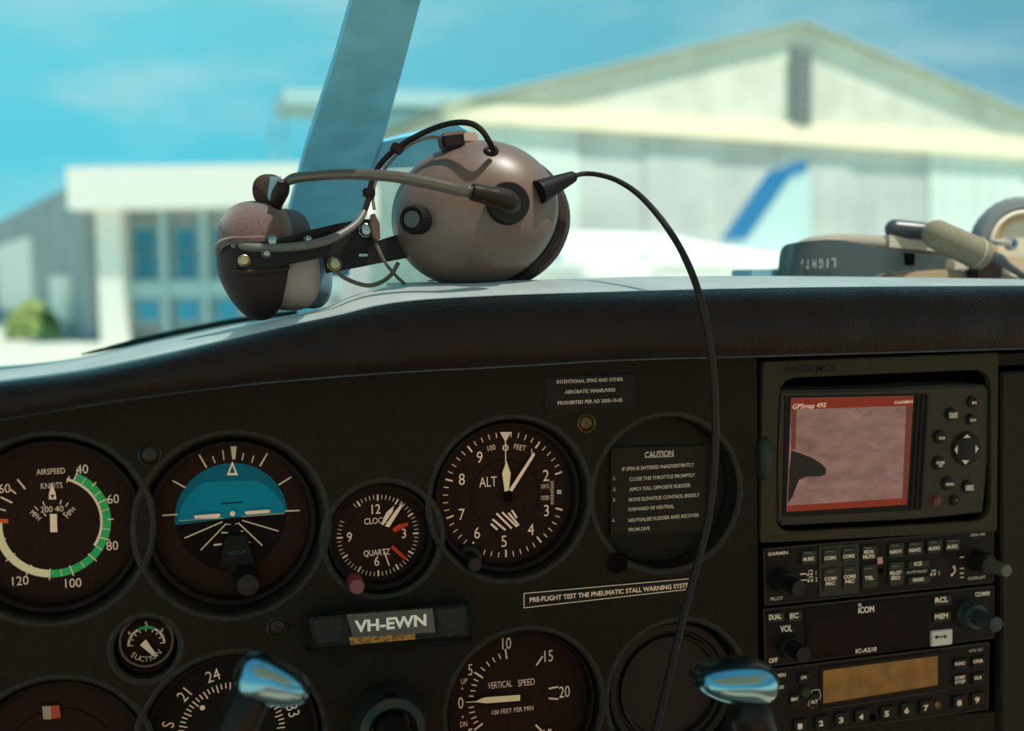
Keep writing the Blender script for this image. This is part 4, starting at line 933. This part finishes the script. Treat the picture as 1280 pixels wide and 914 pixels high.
# left grip
b = MB().sweep([hub, yp(420, 1190), yp(300, 1080), yp(278, 990), yp(290, 930, .002), yp(306, 884, .002), yp(326, 856, .004), yp(345, 844, .006)],
               [.010, .011, .011, 28 * k_, 27 * k_, 25 * k_, 24 * k_, 12 * k_], seg=20, ry=[.012, .013, .013, .013, .013, .013, .012, .006])
b.build('left_grip', HORN, yk)
b = MB().sell(yp(341, 851, 0), (45 * k_, .014, 25 * k_), e=2.5, m=Matrix.Rotation(math.radians(24), 3, 'Y'), fn=lambda v: Vector((v.x, v.y, v.z * (1 - v.x / (45 * k_) * .25))), nu=48, nv=28)
b.build('left_grip_head', CHROME, yk, label='metal head of the left grip, reflected sky blue in its colour')
b = MB().sweep([hub, yp(820, 1190), yp(935, 1080), yp(948, 990), yp(944, 930, .002), yp(936, 890, .002), yp(925, 872, .004)],
               [.010, .011, .011, 34 * k_, 34 * k_, 30 * k_, 18 * k_], seg=20, ry=[.012, .013, .013, .013, .013, .013, .010])
b.build('right_grip', HORN, yk)
b = MB().sell(yp(918, 850, 0), (57 * k_, .017, 27 * k_), e=2.4, m=Matrix.Rotation(math.radians(7), 3, 'Y'), fn=lambda v: Vector((v.x, v.y, v.z * (1 + v.x / (57 * k_) * .2))), nu=48, nv=28)
b.build('right_grip_head', CHROME, yk, label='metal head of the right grip, reflected sky blue in its colour')

# ================================================================ NEAR HEADSET
hs = thing('aviation_headset', 'brown-grey pilot headset lying on the glareshield left of centre, cord hanging down the panel', 'headset', P(560, 356, .05))
CUP = mat('ear_cup_taupe', (98, 80, 72), .4, spec=.45, var=.03, vscale=300, coat=.1)
RUB = mat('rubber_black', (26, 22, 22), .5, spec=.25); BRK = mat('bracket_black', (30, 23, 20), .4, spec=.35); PADM = mat('cushion_dark', (52, 38, 36), .6, spec=.3, bump=.3, bscale=400)
GREYC = mat('grey_cable', (92, 92, 88), .45, spec=.4); CLOTH = mat('brown_cloth', (92, 72, 68), .9, spec=.15, sheen=.4, bump=.6, bscale=2200, var=.12, vscale=900)
YC = .052; cc = P(594, 268, YC); kk = mpp(592, 266, YC)
ax = Vector((-.30, -.95, .06)).normalized()
D_ = .036; prof = []
for i in range(19):
    f = i / 18 * math.pi / 2; prof.append((math.cos(f) ** .78 if i < 18 else 0, D_ * math.sin(f) ** .9))
prof = [(.985, -.004), (1.0, -.002)] + [(r_, d_) for r_, d_ in prof]
b = MB().lathe(cc, ax, [(r_ * .0400, d_) for r_, d_ in prof], seg=72, sx=1.17)
tilt = Matrix.Rotation(math.radians(14), 4, ax)
bmesh.ops.transform(b.bm, matrix=Matrix.Translation(cc) @ tilt @ Matrix.Translation(-cc), verts=b.bm.verts)
b.bm.normal_update()
bvh = BVHTree.FromBMesh(b.bm)
shell = b.build('ear_cup', CUP, hs, ang=80)
def on(px, py, lift=0.0):
    d = ray(px, py); h_, n_, i_, t__ = bvh.ray_cast(CAM, d)
    if h_ is None: return P(px, py, YC), Vector((0, -1, 0))
    if n_.dot(d) > 0: n_ = -n_
    return h_ + n_ * lift, n_
MB().lathe(cc - ax * .006, ax, [(.0388, .004), (.0398, .001), (.0398, -.003), (.0385, -.006)], seg=64, sx=1.19).build('cup_rim', RUB, hs)
MB().lathe(cc - ax * .008 + Vector((.004, 0, -.001)), ax, [(.034, .004), (.0395, .000), (.0415, -.008), (.039, -.017), (.031, -.021), (.024, -.017)], seg=64, sx=1.19).build('ear_seal', PADM, hs)
# boom swivel
h_, n_ = on(634, 255)
sw = MB().lathe(h_ - n_ * .004, n_, [(.0112, 0), (.0112, .0085), (.0104, .0098), (0, .0102)], seg=40).build('boom_swivel', RUB, hs)
el0 = h_ + n_ * .009; dirl = (P(592, 241, el0.y - .012) - el0)
e1, e2, e3 = P(640, 256, el0.y - .004), P(622, 248, el0.y - .010), P(590, 240, el0.y - .013)
MB().sweep([e1, P(633, 252, el0.y - .008), e2, P(606, 243.5, el0.y - .012), e3], [.0052, .0062, .0056, .0046, .0044], seg=20).build('boom_elbow', BRK, hs)
pp = [(592, 240.5), (570, 236.5), (540, 229.5), (510, 223.5), (484, 220), (458, 218.5), (424, 218), (388, 220.5), (368, 223), (356, 229)]
pts = [P(a_, c_, el0.y - .013 + .040 * i / 9) for i, (a_, c_) in enumerate(pp)]
MB().sweep(pts, [.0031, .0031, .003, .003, .0029, .0028, .0027, .0026, .0026, .0020], seg=14, res=16, rib=.07).build('gooseneck_boom', mat('gooseneck_grey', (96, 88, 80), .3, metal=.5), hs, ang=80)
# volume knob
h_, n_ = on(524, 275); tgt = P(512, 274, h_.y - .011); kx = (tgt - h_).normalized()
vk = MB().lathe(h_ - kx * .002, kx, [(.0076, 0), (.0076, .0105), (.0068, .0125), (.0058, .0125), (.0052, .0118), (0, .0118)], seg=56, rib=(.035, .001, .0106)).build('volume_knob', RUB, hs)
MB().lathe(h_ - kx * .002, kx, [(.0046, .0118), (.0042, .0128), (0, .0129)], seg=28).build('knob_cap', mat('knob_cap_grey', (58, 62, 62), .4), vk)
# cable gland and cord
g0, gn = on(682, 239); g1 = P(672, 241, g0.y - .004); g2 = P(716, 221, g0.y + .004)
ga = (g2 - g1).normalized(); gl = (g2 - g1).length
prof = [(0, 0), (.0062, .0003)] + [(.0066 - .0034 * (i / 26) + (.00015 if i % 2 else -.00015), .0005 + gl * .95 * i / 26) for i in range(27)] + [(.0032, gl), (.0022, gl + .0015), (0, gl + .0015)]
MB().lathe(g1, ga, prof, seg=28).build('cable_gland', RUB, hs)
cp = [(714, 222, g2.y), (728, 217.5, .035), (748, 218.5, .03), (772, 226, .02), (798, 243, .005), (824, 271, -.012), (846, 303, -.030), (862, 335, -.044), (873, 365, -.050), (882, 400, -.051), (889, 440, -.050), (893, 480, -.048), (894.5, 530, -.046), (893, 580, -.044), (889, 625, -.042), (882, 665, -.040), (870, 710, -.040), (857, 760, -.042), (845, 810, -.045), (833, 860, -.048), (820, 912, -.052), (805, 980, -.06), (790, 1040, -.07)]
cords = [P(a_, c_, y_) for a_, c_, y_ in cp]
MB().sweep(cords, [.0014, .0014, .0014, .0015, .0016, .0017, .0018, .0019, .0019] + [.0021] * 14, seg=12, res=6).build('cord', mat('cord_brown_black', (36, 27, 24), .45, spec=.4), hs)
# wiring over the cup
w1 = [(617, 188, .020), (611, 176, .014), (602, 163, .014), (590, 155, .018), (574, 153, .024), (556, 156, .030), (536, 163, .036), (512, 175, .040), (494, 187, .042), (480, 200, .044), (470, 214, .045), (464, 230, .045), (461, 248, .043), (455, 265, .040), (446, 279, .036), (431, 290, .032), (413, 299, .028), (392, 305, .026), (362, 309, .026), (330, 310, .027), (308, 308, .030), (292, 305, .036)]
MB().sweep([P(a_, c_, y_) for a_, c_, y_ in w1[:15]], .0016, seg=10).build('crossover_cable', RUB, hs)
MB().sweep([P(a_, c_, y_) for a_, c_, y_ in w1[13:]], [.0020] * 3 + [.0023] * 6, seg=12).build('crossover_sleeve', GREYC, hs)
h_, n_ = on(614, 189); MB().lathe(h_ - n_ * .001, n_, [(.0035, 0), (.0042, .0014), (.0034, .0026), (.0022, .0022)], seg=24).build('grommet', RUB, hs)
MB().sweep([P(a_, c_, y_) for a_, c_, y_ in ((552, 172, .034), (535, 172, .036), (514, 180, .040), (496, 194, .042), (482, 210, .044), (470, 226, .045), (466, 245, .044), (468, 262, .042))], .0009, seg=8).build('stay_wire', mat('wire_grey', (104, 92, 84), .4), hs)
for (a_, c_, y_) in ((496, 186, .041), (461, 241, .044)):
    p_ = P(a_, c_, y_); MB().box(p_, (.0065, .005, .0050), bev=.0008, rot=Matrix.Rotation(.5 if a_ > 480 else 0, 3, 'Y')).build('cable_clip', RUB, hs)
p_ = P(564, 177, .040); MB().box(p_, (.0125, .012, .0085), bev=.0015, rot=Matrix.Rotation(-.12, 3, 'Y')).build('hinge_block', BRK, hs)
MB().box(P(566, 168, .038), (.012, .008, .0022), bev=.0006, rot=Matrix.Rotation(-.15, 3, 'Y')).build('hinge_plate', mat('plate_taupe', (120, 104, 94), .4, metal=.3), hs)
MB().box(P(585, 173, .044), (.010, .008, .006), bev=.0012).build('hinge_tab', mat('tab_pale', (170, 152, 138), .5), hs)
# headband plates and bolts
MB().prism([(P(a_, c_, .050).x, P(a_, c_, .050).z) for a_, c_ in ((404, 318), (440, 308), (475, 300), (508, 290), (512, 322), (480, 328), (440, 336), (408, 342))], .050, .053, bev=.0005).build('lower_band_plate', BRK, hs)
def strip(pts_t, pts_b, ys, th=.002):
    b = MB(); n = len(pts_t)
    f = [(P(*pts_t[i], ys[i]), P(*pts_b[i], ys[i])) for i in range(n)]
    v = [[b.bm.verts.new(p) for p in (a_, c_, c_ + Vector((0, th, 0)), a_ + Vector((0, th, 0)))] for a_, c_ in f]
    for A_, B_ in zip(v, v[1:]):
        for j in range(4): b.bm.faces.new((A_[j], B_[j], B_[(j + 1) % 4], A_[(j + 1) % 4]))
    b.bm.faces.new(v[0]); b.bm.faces.new(v[-1][::-1]); return b
strip([(294, 306), (320, 303), (350, 298), (390, 287), (425, 279), (455, 274), (472, 274)], [(296, 335), (325, 336), (345, 334), (390, 325), (425, 316), (455, 309), (470, 306)], [.031, .028, .028, .034, .040, .043, .044]).build('upper_band_plate', BRK, hs)
MB().prism([(P(a_, c_, .038).x, P(a_, c_, .038).z) for a_, c_ in ((464, 268), (468, 267), (474, 280), (475, 298), (470, 302), (465, 296), (462, 280))], .036, .041, bev=.0006).build('slider_tab', mat('tab_brown', (78, 58, 44), .4, spec=.5), hs)
brass = mat('bolt_brass', (170, 150, 110), .3, metal=.8); stl = mat('bolt_steel', (150, 156, 156), .25, metal=.9)
def bolt(px, py, y, r, m): 
    c_ = P(px, py, y); k_ = mpp(px, py, y) * r; MB().lathe(c_, (0, -1, 0), [(k_ * 1.1, -.001), (k_ * 1.1, .0004), (k_, .0006), (k_ * .95, .0022), (k_ * .7, .0034), (0, .0038)], seg=20).build('bolt', m, hs)
bolt(457, 288, .041, 8, stl); bolt(418, 330, .049, 8.5, brass); bolt(340, 301, .029, 7, stl); bolt(385, 300, .030, 5, stl); bolt(305, 326, .028, 7, brass); bolt(333, 317, .026, 5, stl)
MB().box(P(454, 319, .0495), (.005, .001, .0014), bev=.0003).build('band_slot', stl, hs)
MB().sweep([P(a_, c_, y_) for a_, c_, y_ in ((470, 304, .040), (476, 318, .040), (484, 332, .043), (495, 345, .046), (506, 355, .048))], .0009, seg=8).build('stay_wire', mat('wire_grey', (104, 92, 84), .4), hs)
MB().sweep([P(a_, c_, y_) for a_, c_, y_ in ((421, 339, .055), (430, 347, .056), (446, 354, .058), (462, 357, .058), (478, 352, .057), (490, 342, .056), (498, 328, .055))], .0012, seg=8).build('loop_cable', mat('wire_grey2', (112, 96, 84), .4), hs)
# far ear cup: cloth-covered cushion, grey cushion, blue-grey shell
YL = .060; kl = mpp(320, 330, YL)
def shp(v):
    t__ = v.z / (72 * kl); return Vector((v.x * (1 - .16 * max(0, -t__) ** 1.5) + t__ * -.000 - (2.0 * kl if t__ > 0 else -8 * kl * -t__ * -1) * 0 + max(0, -t__) ** 1.6 * 6 * kl - (v.x * .22 * max(0, -t__)), v.y, v.z))
MB().sell(P(318, 334, YL), (46 * kl, .030, 67 * kl), e=2.5, fn=shp, nu=48, nv=30).build('ear_cushion', PADM, hs)
def shp2(v): return Vector((v.x + max(0, v.z) * .05, v.y, v.z))
MB().sell(P(318, 303, YL - .001), (46 * kl, .031, 51 * kl), e=2.5, fn=shp2, nu=48, nv=16, vr=(0.0, 1)).build('cloth_cover', CLOTH, hs)
MB().sell(P(362, 342, YL + .006), (37 * kl, .026, 47 * kl), e=2.8).build('grey_cushion', mat('cushion_grey', (168, 146, 138), .85, spec=.2, bump=.4, bscale=1500), hs)
MB().sell(P(388, 340, YL + .022), (27 * kl, .022, 48 * kl), e=2.8).build('far_shell', mat('shell_bluegrey', (104, 130, 146), .4, spec=.4), hs)
MB().sell(P(352, 300, YL + .02), (38 * kl, .020, 40 * kl), e=2.6).build('foam_liner', mat('liner_grey', (104, 104, 108), .9, spec=.1), hs)
# folded cloth edge under the plate
MB().sweep([P(a_, c_, y_) for a_, c_, y_ in ((279, 338, .048), (290, 338, .036), (310, 340, .029), (340, 338, .029), (360, 334, .036))], .0015, seg=8).build('cushion_seam', PADM, hs)
MB().sweep([P(a_, c_, y_) for a_, c_, y_ in ((274, 318, .050), (276, 306, .042), (290, 300, .034), (318, 299, .029), (340, 299, .031))], .0022, seg=8).build('cloth_hem', CLOTH, hs)
# microphone at the end of the boom
mc = P(336, 238, .048)
mic = MB().sell(mc, (.0085, .009, .0085), e=2.3).build('microphone', mat('foam_dark', (64, 48, 46), .95, spec=.1, bump=.8, bscale=2500, var=.3, vscale=1500), hs)
MB().sweep([P(354, 226, .028), P(352, 238, .034), P(345, 250, .042), P(343, 258, .048)], [.0012, .0052, .0058, .0050], seg=16, ry=[.003, .004, .004, .004]).build('microphone_bracket', BRK, hs)
MB().prism([(P(a_, c_, .040).x, P(a_, c_, .040).z) for a_, c_ in ((337, 221), (351, 221), (352, 232), (337, 252), (334, 246))], .038, .044, bev=.0006).build('microphone_face', mat('mic_face_blue', (104, 136, 148), .4), hs)

# folded chart scraps on the shield
ch = P(518, 353, .075); c2 = MB().box((ch.x, .075, gz_at(ch.x, .075) + .0014), (.026, .02, .0022), rot=Matrix.Rotation(.25, 3, 'Z')).build('folded_paper', mat('paper_white', (220, 224, 216), .8))
tag(c2, 'small white folded paper tucked beside the taupe ear cup', 'paper')
MB().box((ORG[c2.name].x + .011, .068, ORG[c2.name].z + .0030), (.007, .010, .0008)).build('red_corner', mat('paper_red', (210, 50, 44), .7), c2)
ch = P(944, 341, .16); c3 = MB().box((ch.x, .16, gz_at(ch.x, .16) + .003), (.022, .03, .006), bev=.0008).build('card_box', mat('card_blue', (120, 170, 190), .6))
tag(c3, 'low pale blue card box on the glareshield left of the black headband', 'box')

# ================================================================ SECOND HEADSET (right)
h2 = thing('headset_with_grey_microphone', 'black headset with a grey foam microphone lying at the right end of the glareshield', 'headset', P(1150, 348, .12))
TEAL = mat('band_black_teal', (66, 80, 82), .55, spec=.35)
tp_ = [(977, 322), (984, 307), (1010, 301.5), (1045, 300), (1090, 307), (1125, 313), (1170, 319), (1215, 324)]
bp_ = [(975, 352), (975, 352), (1000, 352), (1040, 352), (1085, 349), (1110, 341), (1170, 338), (1215, 336)]
ys = [.155, .135, .118, .110, .108, .112, .125, .14]
def dens(l, n=6):
    o = []
    for i in range(len(l) - 1):
        p0, p1, p2, p3 = l[max(i - 1, 0)], l[i], l[i + 1], l[min(i + 2, len(l) - 1)]
        for k in range(n):
            t = k / n; o.append(tuple(.5 * (2 * b_ + (c_ - a_) * t + (2 * a_ - 5 * b_ + 4 * c_ - d_) * t * t + (3 * b_ - a_ - 3 * c_ + d_) * t ** 3) for a_, b_, c_, d_ in zip(p0, p1, p2, p3)))
    o.append(l[-1]); return o
strip(dens(tp_), dens(bp_), [v[0] for v in dens([(y_,) for y_ in ys])], .004).build('headband', TEAL, h2)
mk = MK(.1068)
xs_ = [1042, 1034.5, 1026.5, 1018, 1010, 1003.5, 997.5, 992.5, 988, 984]
dd = dens([(p_[0], y_) for p_, y_ in zip(tp_, ys)])
for ch_, x_ in zip('LIGHTSPEED', xs_):
    for (xa, ya), (xb, yb_) in zip(dd, dd[1:]):
        if min(xa, xb) <= x_ <= max(xa, xb) and max(xa, xb) > 980: mk.y = ya + (yb_ - ya) * (x_ - xa) / (xb - xa + 1e-9) - .0024; break
    mk.text(ch_, x_, 328.5 + (1042 - x_) * .05, 10.5, rot=178, w=(5.6 - (1042 - x_) * .045) * (.35 if ch_ == 'I' else 1), bold=.03)
mk.put('band_lettering', mat('band_lettering_grey', (150, 160, 158), .6), h2)
MB().sweep([P(a_, c_, y_) for a_, c_, y_ in ((992, 312, .16), (1020, 306, .145), (1060, 305, .14), (1110, 308, .14), (1160, 314, .15), (1200, 318, .16))], [.003, .006, .007, .007, .006, .004], seg=14, ry=[.006, .010, .010, .010, .01, .006]).build('headband_padding', mat('padding_grey', (150, 144, 132), .95, spec=.1, bump=.5, bscale=1500), h2)
MB().prism([(P(a_, c_, .128).x, P(a_, c_, .128).z) for a_, c_ in ((1112, 294), (1180, 300), (1182, 315), (1112, 309))], .128, .134).build('clear_clip', mat('clip_cream', (206, 200, 180), .5), h2)
MB().prism([(P(a_, c_, .106).x, P(a_, c_, .106).z) for a_, c_ in ((1134, 316), (1144, 317), (1143, 332), (1135, 332))], .106, .110).build('band_slider', BLK, h2)
def capsule(p0, p1, r0, r1, name, m, n=10, seg=28):
    a_ = (p1 - p0); l_ = a_.length; a_ = a_.normalized(); pr = [(r0 * math.sin(i / n * math.pi / 2), r0 * (1 - math.cos(i / n * math.pi / 2))) for i in range(n + 1)]
    pr += [(r1 * math.cos(i / n * math.pi / 2), l_ - r1 * .5 + r1 * .5 * math.sin(i / n * math.pi / 2)) for i in range(n + 1)]
    return MB().lathe(p0, a_, pr, seg=seg).build(name, m, h2)
k2 = mpp(1180, 300, .10)
capsule(P(1106, 286, .135), P(1168, 290, .125), 13 * k2, 11 * k2, 'boom_capsule', mat('capsule_bluegrey', (58, 66, 74), .35, spec=.5))
FOAM = mat('foam_grey', (128, 122, 104), .95, spec=.1, bump=.8, bscale=1800, var=.15, vscale=1200)
capsule(P(1157, 287, .095), P(1233, 322, .098), 18.5 * k2, 20 * k2, 'foam_muff', FOAM)
fa = (P(1233, 322, .098) - P(1157, 287, .095)).normalized(); fc = P(1219, 316, .0975)
MB().lathe(fc, fa, [(20.0 * k2, -.0006), (20.6 * k2, 0), (20.0 * k2, .0006)], seg=36).build('foam_band', mat('band_cream', (176, 170, 150), .7), h2)
MB().sweep([P(a_, c_, y_) for a_, c_, y_ in ((1230, 318, .098), (1248, 324, .098), (1262, 334, .098), (1285, 348, .10), (1310, 356, .11))], [.004, .0042, .0026, .0022, .0022], seg=12).build('microphone_arm', mat('arm_steel_blue', (76, 82, 84), .35, metal=.4), h2)
ecx, ecy = 1280, 308; ec = P(ecx, ecy, .15); ea = Vector((-.25, -.96, .12)).normalized(); ke = mpp(ecx, ecy, .15)
MB().lathe(ec, ea, [(62 * ke, -.012), (64 * ke, -.004), (62 * ke, .001), (58 * ke, .004), (48 * ke, .005), (46 * ke, .001)], seg=64, rib=(.006, -.013, 0)).build('ear_seal', mat('seal_grey', (112, 120, 124), .6, bump=.3, bscale=500), h2)
MB().lathe(ec, ea, [(47 * ke, -.002), (46 * ke, .004), (42 * ke, .005), (40 * ke, .003)], seg=64).build('white_ring', mat('ring_cream', (228, 220, 200), .6), h2)
MB().lathe(ec, ea, [(40.5 * ke, .003), (38 * ke, .0035), (34 * ke, .0015), (33 * ke, -.001)], seg=64).build('tan_ring', mat('ring_tan', (186, 150, 110), .7), h2)
MB().lathe(ec, ea, [(34 * ke, -.001), (15 * ke, -.0015), (0, -.001)], seg=48).build('speaker_cloth', mat('speaker_cream', (214, 206, 184), .8), h2)
p_ = P(1262, 305, .142); MB().lathe(p_, (0, -1, 0), [(.0048, 0), (.0048, .003), (.0042, .004), (.002, .004), (.0016, .001), (0, .001)], seg=20).build('pivot_bolt', mat('pivot_blue', (110, 128, 142), .4), h2)
MB().sweep([P(1235, 300, .12), P(1248, 303, .125), P(1262, 304, .136)], .0022, seg=8).build('pivot_arm', mat('pivot_arm_grey', (150, 152, 150), .4), h2)
MB().box(P(1272, 331, .135), (.030, .012, .012), bev=.001).build('hinge_housing', mat('housing_cream', (200, 176, 146), .6), h2)
MB().box(P(1229, 338, .115), (.022, .014, .014), bev=.0015).build('control_box', mat('box_dark', (52, 40, 36), .5), h2)
MB().box(P(1198, 331, .12), (.015, .010, .008), bev=.001).build('clip_block', mat('clip_white', (226, 212, 192), .5), h2)
MB().prism([(P(a_, c_, .118).x, P(a_, c_, .118).z) for a_, c_ in ((1085, 350), (1112, 341), (1190, 337), (1240, 342), (1240, 352))], .118, .150, bev=.001).build('lower_pad', mat('pad_tan', (186, 160, 128), .8), h2)
